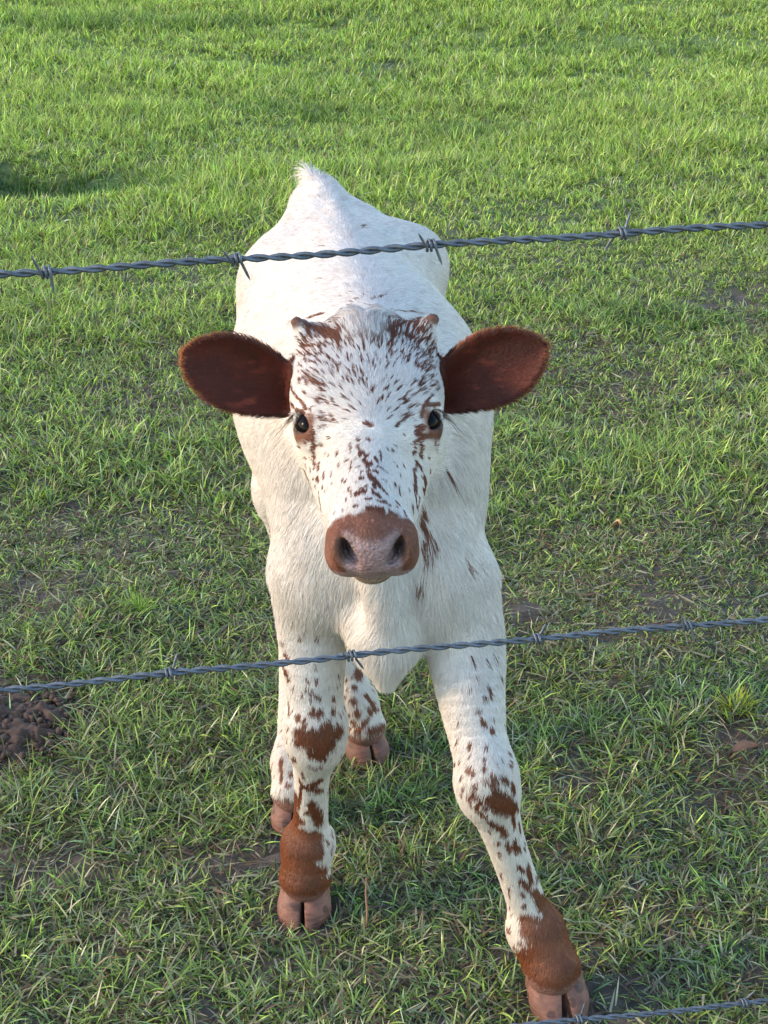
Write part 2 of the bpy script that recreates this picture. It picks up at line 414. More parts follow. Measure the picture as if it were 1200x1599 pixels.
SPOTS = """-956 16444 8658 -945 16418 8658 16,-915 16402 8680 -900 16379 8681 18,-948 16382 8634 -939 16364 8633 14,-858 16308 8669 -832 16273 8662 23,
-799 16290 8691 -711 16224 8678 21,-711 16224 8678 -625 16169 8661 21,-869 16207 8584 -849 16175 8570 15,-826 16060 8478 -816 16034 8457 12,
-749 16099 8555 -681 16064 8549 15,-730 16070 8536 -690 16038 8518 12,-670 15977 8460 -640 15937 8425 11,-640 15937 8425 -611 15896 8390 11,
-563 15909 8436 -504 15830 8387 11,-683 16157 8635 -634 16129 8626 15,-1053 16533 8497 -992 16324 8517 26,-992 16324 8517 -928 16178 8492 18,
-928 16178 8492 -875 16071 8453 21,-610 15785 8235 -596 15768 8227 11,-699 15816 8134 -687 15806 8117 21,-521 15632 8141 -505 15599 8125 15,
-650 15747 8049 -644 15734 8040 10,-610 15705 8078 -604 15689 8065 10,-494 15502 8054 -488 15468 8039 13,-423 15465 8112 -417 15442 8102 11,
-389 15446 8131 -385 15434 8126 11,-368 15587 8254 -355 15495 8191 11,-346 15398 8132 -353 15346 8094 11,-353 15346 8094 -360 15294 8056 11,
-313 15408 8158 -305 15391 8151 9,-289 15292 8098 -261 15291 8108 11,-242 15227 8076 -236 15216 8071 13,-250 15162 8034 -228 15146 8031 26,
-296 15134 7996 -287 15124 7995 11,-190 15063 7988 -185 15052 7983 15,-789 15874 8025 -782 15879 7928 27,-782 15879 7928 -771 15818 7860 27,
-720 15775 7921 -723 15734 7877 27,-738 15678 7797 -717 15620 7792 27,-661 15615 7889 -656 15554 7854 19,-566 15508 7959 -572 15461 7918 13,
-567 15380 7872 -559 15360 7871 15,-643 15410 7764 -637 15392 7762 13,-614 15399 7811 -609 15385 7807 9,-449 15286 7967 -443 15261 7958 11,
-429 15219 7946 -404 15235 7980 11,-380 15115 7923 -351 15057 7910 19,-351 15037 7898 -341 15010 7891 17,-406 14995 7826 -402 15053 7860 9,
-791 15774 7753 -784 15751 7742 16,-769 15691 7707 -758 15657 7701 16,-675 15507 7781 -670 15485 7771 16,-892 16056 7859 -884 16041 7845 16,
-827 15937 7912 -823 15933 7897 14,-889 16043 7780 -876 16003 7755 16,-828 15901 7801 -819 15873 7793 16,-951 16034 8008 -949 16136 7931 16,
-911 16130 7665 -879 16024 7654 28,-879 16024 7654 -848 15921 7642 27,-848 15921 7642 -819 15860 7574 25,-819 15860 7574 -819 15860 7574 25,
-726 15557 7685 -714 15499 7624 16,-714 15499 7624 -703 15463 7553 16,-703 15463 7553 -696 15521 7437 16,-595 15220 7698 -587 15194 7679 9,
-540 15066 7658 -520 15031 7686 13,-612 15202 7508 -606 15190 7504 9,-1051 16429 8338 -968 16165 8404 28,-968 16165 8404 -895 16056 8407 27,
-865 16179 8251 -819 15906 8293 31,-819 15906 8293 -785 15870 8235 31,-943 15960 8197 -868 15897 8193 50,-868 15897 8193 -795 15862 8176 50,
-895 15912 8123 -885 15909 8104 22,-780 15855 8138 -774 15857 8074 32,-273 15604 8308 -264 15574 8290 15,-188 15591 8314 -141 15573 8301 15,
-273 15532 8257 -263 15474 8221 19,-263 15474 8221 -253 15414 8186 19,-234 15448 8212 -187 15402 8191 28,-205 15346 8155 -168 15283 8122 30,
-140 15323 8145 -130 15304 8133 22,-103 15386 8178 -65 15335 8139 15,-38 15463 8205 -37 15365 8147 9,-176 15225 8087 -158 15224 8087 19,
-111 15227 8086 -84 15222 8078 19,-75 15294 8117 -19 15274 8085 13,-9 15278 8083 28 15259 8051 11,-139 15147 8041 -92 15103 8010 30,
-92 15103 8010 -46 15067 7976 30,-158 15186 8064 -102 15150 8040 22,-111 15062 7989 -101 15043 7977 22,-74 14956 7927 -46 14941 7913 26,
-120 14971 7940 -92 14963 7933 18,-28 15055 7962 28 15012 7910 15,-295 15000 7916 -212 14988 7942 26,-258 15052 7963 -212 15019 7958 18,
-212 14988 7942 -184 15004 7955 15,-202 14897 7904 -137 14890 7907 17,-129 15011 7962 -116 15002 7956 15,-321 14859 7841 -284 14839 7850 18,
-442 14928 7767 -432 14897 7767 11,-64 14878 7893 -37 14875 7884 13,-9 14885 7879 28 14882 7860 17,27 14871 7855 64 14883 7839 16,
120 14990 7829 157 14985 7790 17,129 14894 7793 138 14930 7796 9,55 14815 7811 92 14804 7781 20,92 14804 7781 128 14792 7751 20,
203 14972 7735 221 14880 7708 17,-173 14784 7846 -100 14775 7841 40,-100 14775 7841 -27 14781 7828 40,-246 14716 7778 -161 14705 7787 46,
-161 14705 7787 -76 14712 7787 45,-76 14712 7787 9 14734 7779 46,-28 15152 8019 -13 15148 8010 9,19 15145 7991 28 15141 7983 11,
112 15215 7959 121 15166 7920 11,158 15204 7902 167 15134 7842 11,174 15230 7900 177 15225 7892 11,169 15377 7987 174 15333 7956 11,
263 15328 7834 269 15306 7813 11,132 15436 8063 137 15422 8049 11,208 15528 8022 217 15520 8005 13,103 15438 8093 109 15431 8084 9,
81 15557 8195 85 15543 8181 13,238 15688 8117 242 15686 8107 10,316 15768 8051 335 15798 8048 24,28 15532 8216 32 15525 8209 9,
113 15623 8218 117 15617 8210 8,-66 15454 8209 -47 15479 8219 9,200 15769 8278 209 15763 8260 8,143 15907 8458 153 15902 8449 13,
123 15783 8355 181 15863 8394 17,181 15863 8394 239 15938 8435 17,229 15927 8429 239 15917 8412 17,287 15937 8404 293 15926 8388 13,
345 15936 8374 354 15929 8360 11,339 15890 8306 350 15892 8299 17,296 15785 8147 300 15787 8140 11,249 15996 8493 259 16007 8499 15,
351 16042 8496 355 16028 8480 12,322 16055 8521 326 16046 8510 10,426 16337 8710 436 16311 8689 21,318 16238 8686 396 16245 8662 17,
366 16191 8632 376 16186 8624 13,415 16218 8632 421 16212 8624 10,484 16282 8638 494 16280 8628 12,516 16434 8703 526 16432 8694 12,
447 16416 8742 519 16555 8751 16,279 16192 8663 308 16217 8673 13,403 16000 8430 439 16058 8472 23,439 16058 8472 475 16125 8510 23,
475 16125 8510 512 16201 8545 23,585 16417 8617 604 16378 8559 16,563 16308 8576 593 16332 8546 14,432 16068 8485 531 16135 8473 27,
531 16135 8473 632 16278 8431 27,364 15871 8235 397 15895 8266 38,397 15895 8266 431 15920 8297 38,374 15861 8177 461 15902 8191 42,
461 15902 8191 549 15955 8199 42,412 15977 8398 442 16041 8454 23,335 15829 8149 345 15827 8098 27,403 15874 8109 414 15886 8019 35,
395 15859 7989 415 15878 7960 27,324 15616 7909 332 15530 7844 32,342 15546 7837 346 15487 7791 27,346 15487 7791 351 15434 7742 27,
384 15761 7907 413 15752 7848 27,443 15745 7766 464 15759 7653 49,516 15967 7729 516 15967 7729 33,432 15649 7684 454 15740 7577 27,
322 15456 7816 331 15415 7772 27,340 15381 7726 350 15354 7676 24,350 15354 7676 359 15341 7619 24,306 15230 7672 320 15225 7591 18,
390 15483 7656 380 15418 7603 21,380 15418 7603 370 15369 7543 21,496 15994 7898 506 16010 7869 16,569 15972 8150 574 16018 8046 12,
574 16018 8046 584 16202 7881 12,355 15755 7952 334 15651 7915 24,470 16911 6817 481 16891 6711 44,382 14887 7258 382 14887 7258 42,
471 16744 6387 513 16784 6460 47,534 16695 6271 570 16731 6346 44,570 16731 6346 607 16774 6418 44,449 16847 6639 492 16840 6584 53,
492 16840 6584 534 16826 6533 53,430 16620 5979 452 16609 5937 59,1015 16851 6142 1026 16829 6082 27,761 17097 7237 804 17095 7158 15,
804 17095 7158 848 17100 7075 15,-189 15737 8416 -142 15710 8396 23,-1205 19100 8449 -1205 19100 8449 35,-867 17015 9064 -781 17016 9045 49,
-781 17016 9045 -693 16992 9036 49,-693 16992 9036 -604 16925 9041 49,-604 16925 9041 -515 16839 9053 49,-762 16975 9023 -686 16932 9014 49,
-686 16932 9014 -608 16861 9015 49,-608 16861 9015 -531 16788 9017 48,-937 17036 9112 -877 17045 9090 21,-877 17045 9090 -817 17053 9069 21,
-934 18758 8617 -823 18649 8684 23,-823 18649 8684 -715 18555 8745 23,-895 18768 8644 -825 18703 8685 19,-825 18703 8685 -756 18646 8725 19,
-884 16999 9052 -849 16948 8996 24,-909 16879 8884 -815 16825 8912 24,-815 16825 8912 -722 16783 8937 24,-735 16629 8874 -683 16619 8887 24,
-531 16778 9011 -496 16734 9000 28,-480 18262 8883 -436 18398 8877 17,-436 18398 8877 -393 18546 8867 17,-394 18612 8864 -320 18733 8874 11,
-320 18733 8874 -246 18873 8878 11,-535 18950 8823 -468 19003 8841 10,-468 19003 8841 -402 19071 8854 10,-503 17099 9136 -467 17059 9149 21,
54 16859 9082 147 16974 9072 41,147 16974 9072 241 17079 9066 42,241 17079 9066 335 17124 9081 42,20 16818 9079 112 16852 9048 38,
112 16852 9048 204 16888 9018 38,204 16888 9018 297 16906 8993 38,318 18202 8787 406 18425 8721 26,406 18425 8721 495 18580 8677 26,
474 17133 9152 560 17097 9182 38,-165 18319 8922 -90 18212 8929 19,-90 18212 8929 -16 18149 8921 19,-16 18149 8921 67 18201 8899 18,
67 18201 8899 151 18294 8863 19,151 18294 8863 237 18437 8810 19,237 18437 8810 323 18533 8773 19,323 18533 8773 419 18613 8726 11,
-149 18667 8886 -64 18762 8880 15,-64 18762 8880 22 18877 8867 15,-67 17060 9195 -15 17065 9175 28,-152 16728 9074 -100 16716 9051 21,
-100 16716 9051 -49 16707 9027 21,-91 18461 8895 -91 18461 8895 11,279 16876 8985 367 16903 8966 17,367 16903 8966 454 16936 8946 17,
543 16982 8892 593 17006 8791 24,593 17006 8791 641 16951 8719 25,465 16557 8792 516 16559 8755 17,516 16559 8755 569 16585 8709 17,
343 16488 8818 377 16436 8783 17,601 16435 8601 617 16378 8533 14,-1099 16913 8658 -1099 16913 8658 12,-1144 18079 8307 -1118 18148 8367 13,
-1118 18148 8367 -1118 18148 8367 13,-1100 16964 8396 -1086 16912 8482 11,-1086 16912 8482 -1072 16861 8567 11,-1400 17540 5015 -1400 17540 5015 18,
-1348 17506 4607 -1298 17434 4614 31,-1302 17425 4439 -1269 17381 4412 43,-1324 17435 4215 -1290 17368 4184 44,-1290 17368 4184 -1258 17321 4141 44,
-1268 17313 3742 -1260 17278 3671 25,-1260 17278 3671 -1252 17232 3609 25,-1009 17131 5127 -1001 17137 5106 21,-1085 17284 4792 -1077 17286 4766 21,
-853 17231 4823 -840 17255 4756 21,-1182 17248 5112 -1178 17259 5070 15,-1018 17184 4172 -987 17177 4159 25,-1019 17161 4060 -927 17145 3997 25,
-927 17145 3997 -836 17147 3923 25,-892 17225 4364 -886 17222 4347 18,-962 17096 3717 -900 17099 3725 50,-900 17099 3725 -838 17109 3727 50,
-685 17184 3715 -691 17162 3674 44,-1136 17129 3640 -1120 17109 3616 44,-1041 17064 3591 -1031 17055 3578 31,-1121 17040 3439 -1026 17010 3460 93,
-1026 17010 3460 -932 17000 3467 93,-932 17000 3467 -839 17007 3462 93,-996 16980 3331 -902 16981 3378 118,-902 16981 3378 -809 17002 3410 118,
-809 17002 3410 -716 17043 3429 118,-716 17043 3429 -625 17110 3430 118,-873 16973 3224 -811 16985 3272 94,-811 16985 3272 -748 17009 3312 94,
-595 17236 3606 -588 17235 3589 22,-793 17037 3516 -746 17063 3536 93,-938 16978 3108 -861 16984 3094 50,-861 16984 3094 -784 17008 3068 50,
-1194 17242 4045 -1184 17233 4032 12,-1083 17171 3981 -1068 17161 3950 19,-728 17214 4063 -725 17213 4045 12,-425 21629 1576 -425 21550 1467 77,
-483 21676 1706 -483 21676 1706 39,-482 21436 1357 -470 21428 1349 50,-508 21294 1198 -492 21274 1175 62,-461 21199 1032 -423 21186 995 62,
-308 21372 1239 -251 21344 1166 39,-251 21344 1166 -193 21334 1081 39,-193 21312 1049 -154 21325 995 54,-501 21170 869 -462 21148 837 46,
-385 21104 775 -327 21137 845 46,-327 21137 845 -269 21182 906 46,-231 21092 737 -135 21147 746 69,-135 21147 746 -39 21250 723 69,
-269 21247 1047 -212 21242 958 39,-579 21193 761 -540 21157 739 31,-462 21106 728 -385 21072 705 31,-561 21152 534 -503 21129 481 54,
1273 16595 4839 1288 16593 4823 36,1315 16419 4568 1322 16389 4517 32,1322 16389 4517 1328 16355 4469 32,1252 16311 4463 1282 16312 4445 24,
1177 16220 4348 1191 16215 4334 29,1235 16161 4230 1259 16145 4187 44,1355 16145 4118 1361 16112 4069 32,1073 16010 3963 1081 15994 3946 24,
1382 16706 4875 1397 16668 4794 21,1090 16351 4559 1090 16343 4546 21,1460 16640 4638 1475 16607 4554 18,959 15991 3746 967 15978 3744 18,
1084 15827 3720 1098 15808 3709 38,1276 15984 3981 1284 15953 3949 21,1241 15712 3642 1249 15708 3635 26,1242 15804 3789 1256 15784 3768 26,
1140 15721 3583 1155 15711 3572 23,1462 15749 3651 1492 15749 3615 41,1549 16040 3836 1564 16026 3810 24,1556 15884 3732 1572 15885 3714 23,
1603 15803 3505 1620 15805 3432 41,1093 16568 4890 1107 16555 4863 21,1165 16457 4700 1168 16449 4688 15,1372 16216 4210 1378 16213 4195 15,
1128 15699 3438 1143 15691 3408 41,1343 15700 3615 1373 15686 3555 41,1018 16854 6140 1033 16823 6058 26,-1066 17277 2408 -976 17277 2375 54,
-976 17277 2375 -889 17321 2310 54,-992 17254 2447 -927 17242 2500 54,-927 17242 2500 -863 17241 2544 54,-1117 17168 2728 -1111 17238 2590 25,
-1120 17285 2469 -1145 17341 2295 29,-1145 17341 2295 -1169 17389 2126 29,-1169 17389 2126 -1194 17436 1956 29,-920 17026 2894 -905 17052 2832 25,
-1008 17021 2929 -972 17019 2920 28,-840 17025 2926 -832 17038 2896 25,-1003 17336 2076 -970 17359 1954 73,-970 17359 1954 -937 17388 1826 73,
-937 17388 1826 -904 17424 1693 74,-1063 17363 1921 -980 17362 1922 55,-980 17362 1922 -899 17397 1895 55,-1348 17616 1408 -1240 17476 1481 112,
-1240 17476 1481 -1139 17413 1496 112,-1139 17413 1496 -1041 17394 1476 111,-1041 17394 1476 -945 17407 1432 111,-1243 17517 1622 -1220 17486 1737 37,
-1220 17486 1737 -1197 17449 1857 37,-1341 17452 1304 -1212 17384 1357 93,-1212 17384 1357 -1087 17361 1376 93,-1087 17361 1376 -964 17374 1365 93,
-1381 17400 1113 -1268 17321 1175 103,-1268 17321 1175 -1159 17288 1202 102,-1159 17288 1202 -1052 17284 1205 102,-1052 17284 1205 -946 17305 1188 102,
-1447 17436 849 -1324 17303 948 113,-1324 17303 948 -1209 17251 981 112,-1209 17251 981 -1096 17237 983 112,-1096 17237 983 -986 17254 959 112,
-986 17254 959 -877 17312 903 112,-1466 17369 691 -1340 17239 793 103,-1340 17239 793 -1221 17193 826 103,-1221 17193 826 -1104 17182 831 102,
-1104 17182 831 -990 17202 809 102,-990 17202 809 -878 17261 756 103,-909 17436 1478 -903 17408 1369 37,-903 17408 1369 -897 17363 1274 37,
-897 17363 1274 -891 17328 1170 37,-760 17669 1355 -760 17669 1355 19,-760 17669 1355 -753 17608 1321 19,-810 17457 1300 -805 17457 1289 22,
-748 17527 1245 -754 17480 1200 19,-754 17480 1200 -762 17449 1144 19,-836 17364 2301 -833 17376 2270 15,-1104 17012 3328 -1006 16982 3333 105,
-1006 16982 3333 -910 16974 3323 105,-910 16974 3323 -814 16986 3299 105,-814 16986 3299 -719 17019 3260 105,-965 16973 3187 -877 16974 3197 88,
-877 16974 3197 -790 16991 3195 88,-862 16987 3070 -828 16997 3053 28,-1371 17230 664 -1371 17230 664 94,-1371 17230 664 -1261 17167 716 94,
-1261 17167 716 -1153 17146 733 93,-1153 17146 733 -1048 17153 728 93,-1048 17153 728 -945 17191 696 93,-945 17191 696 -843 17283 620 93,
-1447 17327 630 -1447 17327 630 38,-1244 17155 2953 -1215 17112 2983 44,-1572 19703 1163 -1576 19639 1098 37,-1576 19639 1098 -1580 19589 1022 37,
-1559 19580 1028 -1569 19540 958 31,-1569 19540 958 -1578 19494 892 31,-1434 19527 1004 -1414 19527 1005 51,-1473 19427 879 -1462 19419 872 41,
-1586 19404 796 -1581 19395 790 18,-1481 19304 709 -1481 19304 709 45,-1503 19291 594 -1381 19280 577 53,-1628 19367 674 -1624 19357 645 16,
-1400 19279 627 -1466 19304 484 61,1069 16014 3964 1079 15985 3931 27,1079 15947 3876 1083 15932 3859 18,1066 15848 3728 1120 15795 3712 36,
1251 15714 3648 1274 15703 3628 29,1252 15802 3788 1274 15786 3773 22,1329 15737 3699 1374 15726 3666 31,1374 15726 3666 1420 15722 3628 31,
1489 15765 3652 1537 15770 3594 36,1567 15969 3779 1570 15930 3752 18,1458 15887 3823 1469 15874 3805 13,1611 15806 3486 1637 15817 3395 27,
1400 15676 3471 1470 15691 3396 90,1470 15691 3396 1543 15721 3310 90,1543 15721 3310 1618 15773 3207 90,1452 15676 3251 1546 15718 3206 95,
1546 15718 3206 1647 15810 3123 95,1311 15659 3402 1346 15658 3347 67,1346 15658 3347 1382 15661 3290 67,1200 15672 3392 1235 15664 3329 31,
1235 15664 3329 1270 15660 3263 31,1183 15684 3218 1229 15676 3168 32,1229 15676 3168 1276 15676 3113 32,1325 15701 3010 1396 15720 2954 50,
1396 15720 2954 1468 15743 2894 50,1442 15721 2966 1493 15759 2853 45,1493 15759 2853 1544 15781 2751 46,1080 15724 3381 1093 15722 3272 22,
1159 15688 3270 1195 15683 3191 32,972 15822 3364 983 15809 3345 18,1088 15736 3537 1153 15697 3510 22,1684 15859 3142 1703 15913 3045 32,
1712 15921 2842 1727 15934 2761 23,1727 15934 2761 1742 15936 2689 23,1628 15808 3012 1645 15835 2922 36,1645 15835 2922 1660 15849 2840 37,
1336 15777 2811 1348 15779 2795 21,1468 15785 2649 1475 15787 2633 23,1477 15818 2422 1490 15819 2393 28,1572 15794 2627 1587 15800 2552 28,
1587 15800 2552 1601 15803 2477 28,1667 15836 2623 1677 15833 2525 32,1677 15833 2525 1686 15829 2428 32,1646 15820 2550 1746 15873 2451 32,
1798 15944 2452 1812 15933 2374 19,1728 15828 2226 1804 15853 2118 28,1853 15916 2184 1871 15906 2095 42,1871 15906 2095 1890 15896 2005 42,
1890 15896 2005 1908 15886 1915 42,1759 15821 1998 1821 15834 1929 33,1821 15834 1929 1885 15852 1855 33,1790 15815 1797 1815 15817 1766 33,
1962 15889 1765 1997 15885 1669 70,1997 15885 1669 2032 15877 1577 71,2032 15877 1577 2066 15863 1489 71,1821 15805 1598 1833 15802 1570 28,
2068 15928 1583 2102 15914 1495 95,2102 15914 1495 2134 15882 1422 95,2134 15882 1422 2164 15839 1358 95,2146 15944 1449 2172 15879 1378 130,
2172 15879 1378 2196 15809 1312 130,2196 15809 1312 2222 15746 1239 130,2222 15746 1239 2250 15696 1156 130,2250 15696 1156 2277 15649 1070 130,
1850 15771 1386 1959 15754 1371 82,1959 15754 1371 2071 15756 1339 82,2071 15756 1339 2184 15774 1294 83,1896 15692 1244 1989 15664 1231 118,
1989 15664 1231 2083 15653 1203 118,2083 15653 1203 2179 15657 1161 118,2179 15657 1161 2279 15678 1105 118,1944 15577 982 2054 15548 986 141,
2054 15548 986 2165 15536 974 141,2165 15536 974 2278 15538 948 141,2278 15538 948 2395 15563 903 141,1905 15555 757 2009 15485 821 106,
2009 15485 821 2118 15453 851 106,2118 15453 851 2229 15444 859 106,2229 15444 859 2344 15457 847 106,2344 15457 847 2465 15505 803 106,
1928 15501 652 2003 15429 688 59,2003 15429 688 2081 15384 699 59,2362 15432 809 2437 15460 782 59,2437 15460 782 2517 15514 733 59,
1929 15491 600 2025 15411 680 95,2025 15411 680 2126 15374 719 94,2126 15374 719 2230 15363 734 94,2230 15363 734 2337 15377 726 94,
2337 15377 726 2450 15423 689 94,2450 15423 689 2450 15423 689 94,1645 15903 1120 1675 15832 1136 38,1784 15681 1072 1852 15634 1053 24,
1627 15848 1859 1633 15862 1758 14,1633 15862 1758 1641 15880 1654 14,1656 15907 1481 1662 15907 1451 12,1991 15767 1390 2014 15734 1329 33,
-813 20741 8779 -777 20680 8790 17,-820 19949 8762 -786 19943 8774 20,-894 21539 8740 -822 21504 8761 21,-340 22342 8831 -326 22163 8836 18"""

# ------------------------------------------------------------------ materials
def mat(name):
    m = bpy.data.materials.new(name); m.use_nodes = True
    return m, m.node_tree.nodes, m.node_tree.links, m.node_tree.nodes['Principled BSDF']

def node(nt, t, **kw):
    n = nt.new(t)
    for k, v in kw.items():
        if k in n.inputs: n.inputs[k].default_value = v
        else: setattr(n, k, v)
    return n

def skin_material():
    m, N, L, P = mat('coat_skin')
    a = node(N, 'ShaderNodeAttribute', attribute_name='coat')
    w = node(N, 'ShaderNodeAttribute', attribute_name='wet')
    tc = node(N, 'ShaderNodeTexCoord')
    nz = node(N, 'ShaderNodeTexNoise', Scale=420.0, Detail=4.0, Roughness=0.6)
    vo = node(N, 'ShaderNodeTexVoronoi', Scale=260.0)
    L.new(tc.outputs['Object'], nz.inputs['Vector']); L.new(tc.outputs['Object'], vo.inputs['Vector'])
    mx = node(N, 'ShaderNodeMix', data_type='RGBA', blend_type='MULTIPLY')
    mx.inputs['Factor'].default_value = 1.0
    r = node(N, 'ShaderNodeMapRange'); r.inputs['To Min'].default_value = 0.72; r.inputs['To Max'].default_value = 1.22
    L.new(nz.outputs['Fac'], r.inputs['Value'])
    L.new(a.outputs['Color'], mx.inputs['A']); L.new(r.outputs['Result'], mx.inputs['B'])
    L.new(mx.outputs['Result'], P.inputs['Base Color'])
    rg = node(N, 'ShaderNodeMapRange'); rg.inputs['To Min'].default_value = 0.75; rg.inputs['To Max'].default_value = 0.36
    L.new(w.outputs['Fac'], rg.inputs['Value']); L.new(rg.outputs['Result'], P.inputs['Roughness'])
    b = node(N, 'ShaderNodeBump', Strength=0.8, Distance=0.0018)
    ad = node(N, 'ShaderNodeMath', operation='ADD')
    L.new(nz.outputs['Fac'], ad.inputs[0]); L.new(vo.outputs['Distance'], ad.inputs[1])
    L.new(ad.outputs[0], b.inputs['Height']); L.new(b.outputs['Normal'], P.inputs['Normal'])
    P.inputs['Subsurface Weight'].default_value = 0.0
    return m

def fur_material():
    m, N, L, P = mat('fur')
    N.remove(P)
    out = [n for n in N if n.type == 'OUTPUT_MATERIAL'][0]
    a = node(N, 'ShaderNodeAttribute', attribute_name='hair_color')
    nn = node(N, 'ShaderNodeAttribute', attribute_name='skin_normal')
    gm = node(N, 'ShaderNodeNewGeometry')
    mixn = node(N, 'ShaderNodeMix', data_type='VECTOR'); mixn.inputs['Factor'].default_value = 0.22
    L.new(nn.outputs['Vector'], mixn.inputs['A']); L.new(gm.outputs['Normal'], mixn.inputs['B'])
    nrm = node(N, 'ShaderNodeVectorMath', operation='NORMALIZE')
    L.new(mixn.outputs['Result'], nrm.inputs[0])
    d = node(N, 'ShaderNodeBsdfDiffuse'); t = node(N, 'ShaderNodeBsdfTranslucent'); g = node(N, 'ShaderNodeBsdfGlossy')
    g.inputs['Roughness'].default_value = 0.45
    L.new(nrm.outputs[0], d.inputs['Normal'])
    L.new(a.outputs['Color'], d.inputs['Color']); L.new(a.outputs['Color'], t.inputs['Color'])
    m1 = node(N, 'ShaderNodeMixShader'); m1.inputs[0].default_value = 0.22
    L.new(d.outputs[0], m1.inputs[1]); L.new(t.outputs[0], m1.inputs[2])
    m2 = node(N, 'ShaderNodeMixShader'); m2.inputs[0].default_value = 0.035
    L.new(m1.outputs[0], m2.inputs[1]); L.new(g.outputs[0], m2.inputs[2])
    L.new(m2.outputs[0], out.inputs['Surface'])
    return m

def hoof_material():
    m, N, L, P = mat('hoof_keratin')
    tc = node(N, 'ShaderNodeTexCoord')
    n1 = node(N, 'ShaderNodeTexNoise', Scale=45.0, Detail=5.0)
    mp = node(N, 'ShaderNodeMapping'); mp.inputs['Scale'].default_value = (20, 20, 160)
    n2 = node(N, 'ShaderNodeTexNoise', Scale=1.5, Detail=3.0)
    n3 = node(N, 'ShaderNodeTexVoronoi', Scale=48.0, feature='SMOOTH_F1')
    L.new(tc.outputs['Object'], n1.inputs['Vector']); L.new(tc.outputs['Object'], mp.inputs['Vector']); L.new(mp.outputs[0], n2.inputs['Vector'])
    L.new(tc.outputs['Object'], n3.inputs['Vector'])
    cr = node(N, 'ShaderNodeValToRGB')
    e = cr.color_ramp.elements
    e[0].position, e[0].color = 0.30, (0.080, 0.030, 0.021, 1)
    e[1].position, e[1].color = 0.72, (0.195, 0.082, 0.054, 1)
    L.new(n1.outputs['Fac'], cr.inputs[0])
    c2 = node(N, 'ShaderNodeValToRGB')
    c2.color_ramp.elements[0].position, c2.color_ramp.elements[0].color = 0.20, (0.22, 0.20, 0.20, 1)
    c2.color_ramp.elements[1].position, c2.color_ramp.elements[1].color = 0.30, (1, 1, 1, 1)
    L.new(n3.outputs['Distance'], c2.inputs[0])
    mx = node(N, 'ShaderNodeMix', data_type='RGBA', blend_type='MULTIPLY'); mx.inputs['Factor'].default_value = 0.75
    L.new(cr.outputs[0], mx.inputs['A']); L.new(c2.outputs[0], mx.inputs['B'])
    L.new(mx.outputs['Result'], P.inputs['Base Color'])
    P.inputs['Roughness'].default_value = 0.68
    b = node(N, 'ShaderNodeBump', Strength=0.9, Distance=0.003)
    L.new(n2.outputs['Fac'], b.inputs['Height']); L.new(b.outputs[0], P.inputs['Normal'])
    return m

def eye_material():
    m, N, L, P = mat('eye')
    P.inputs['Base Color'].default_value = (0.004, 0.003, 0.003, 1)
    P.inputs['Roughness'].default_value = 0.10
    P.inputs['Specular IOR Level'].default_value = 0.05
    return m

def plain(name, c, rough=0.7):
    m, N, L, P = mat(name)
    tc = node(N, 'ShaderNodeTexCoord')
    nz = node(N, 'ShaderNodeTexNoise', Scale=120.0, Detail=3.0)
    L.new(tc.outputs['Object'], nz.inputs['Vector'])
    cr = node(N, 'ShaderNodeValToRGB')
    cr.color_ramp.elements[0].color = (c[0] * .7, c[1] * .7, c[2] * .7, 1); cr.color_ramp.elements[1].color = (c[0] * 1.25, c[1] * 1.25, c[2] * 1.25, 1)
    L.new(nz.outputs['Fac'], cr.inputs[0]); L.new(cr.outputs[0], P.inputs['Base Color'])
    P.inputs['Roughness'].default_value = rough
    return m

def wire_material():
    m, N, L, P = mat('galvanised_wire')
    tc = node(N, 'ShaderNodeTexCoord')
    nz = node(N, 'ShaderNodeTexNoise', Scale=160.0, Detail=5.0, Roughness=0.65)
    L.new(tc.outputs['Object'], nz.inputs['Vector'])
    cr = node(N, 'ShaderNodeValToRGB')
    e = cr.color_ramp.elements
    e[0].position, e[0].color = 0.32, (0.052, 0.061, 0.077, 1)
    e[1].position, e[1].color = 0.70, (0.130, 0.147, 0.172, 1)
    L.new(nz.outputs['Fac'], cr.inputs[0]); L.new(cr.outputs[0], P.inputs['Base Color'])
    P.inputs['Metallic'].default_value = 0.55
    P.inputs['Roughness'].default_value = 0.52
    b = node(N, 'ShaderNodeBump', Strength=0.25, Distance=0.0004)
    L.new(nz.outputs['Fac'], b.inputs['Height']); L.new(b.outputs[0], P.inputs['Normal'])
    return m

def blade_material():
    m, N, L, P = mat('grass_blades')
    N.remove(P)
    out = [n for n in N if n.type == 'OUTPUT_MATERIAL'][0]
    a = node(N, 'ShaderNodeAttribute', attribute_name='col')
    d = node(N, 'ShaderNodeBsdfDiffuse'); t = node(N, 'ShaderNodeBsdfTranslucent'); g = node(N, 'ShaderNodeBsdfGlossy')
    g.inputs['Roughness'].default_value = 0.55
    br = node(N, 'ShaderNodeMix', data_type='RGBA', blend_type='MULTIPLY'); br.inputs['Factor'].default_value = 1.0
    br.inputs['B'].default_value = (1.05, 1.35, 0.65, 1)
    L.new(a.outputs['Color'], br.inputs['A'])
    L.new(a.outputs['Color'], d.inputs['Color']); L.new(br.outputs['Result'], t.inputs['Color'])
    m1 = node(N, 'ShaderNodeMixShader'); m1.inputs[0].default_value = 0.38
    L.new(d.outputs[0], m1.inputs[1]); L.new(t.outputs[0], m1.inputs[2])
    m2 = node(N, 'ShaderNodeMixShader'); m2.inputs[0].default_value = 0.03
    L.new(m1.outputs[0], m2.inputs[1]); L.new(g.outputs[0], m2.inputs[2])
    L.new(m2.outputs[0], out.inputs['Surface'])
    return m

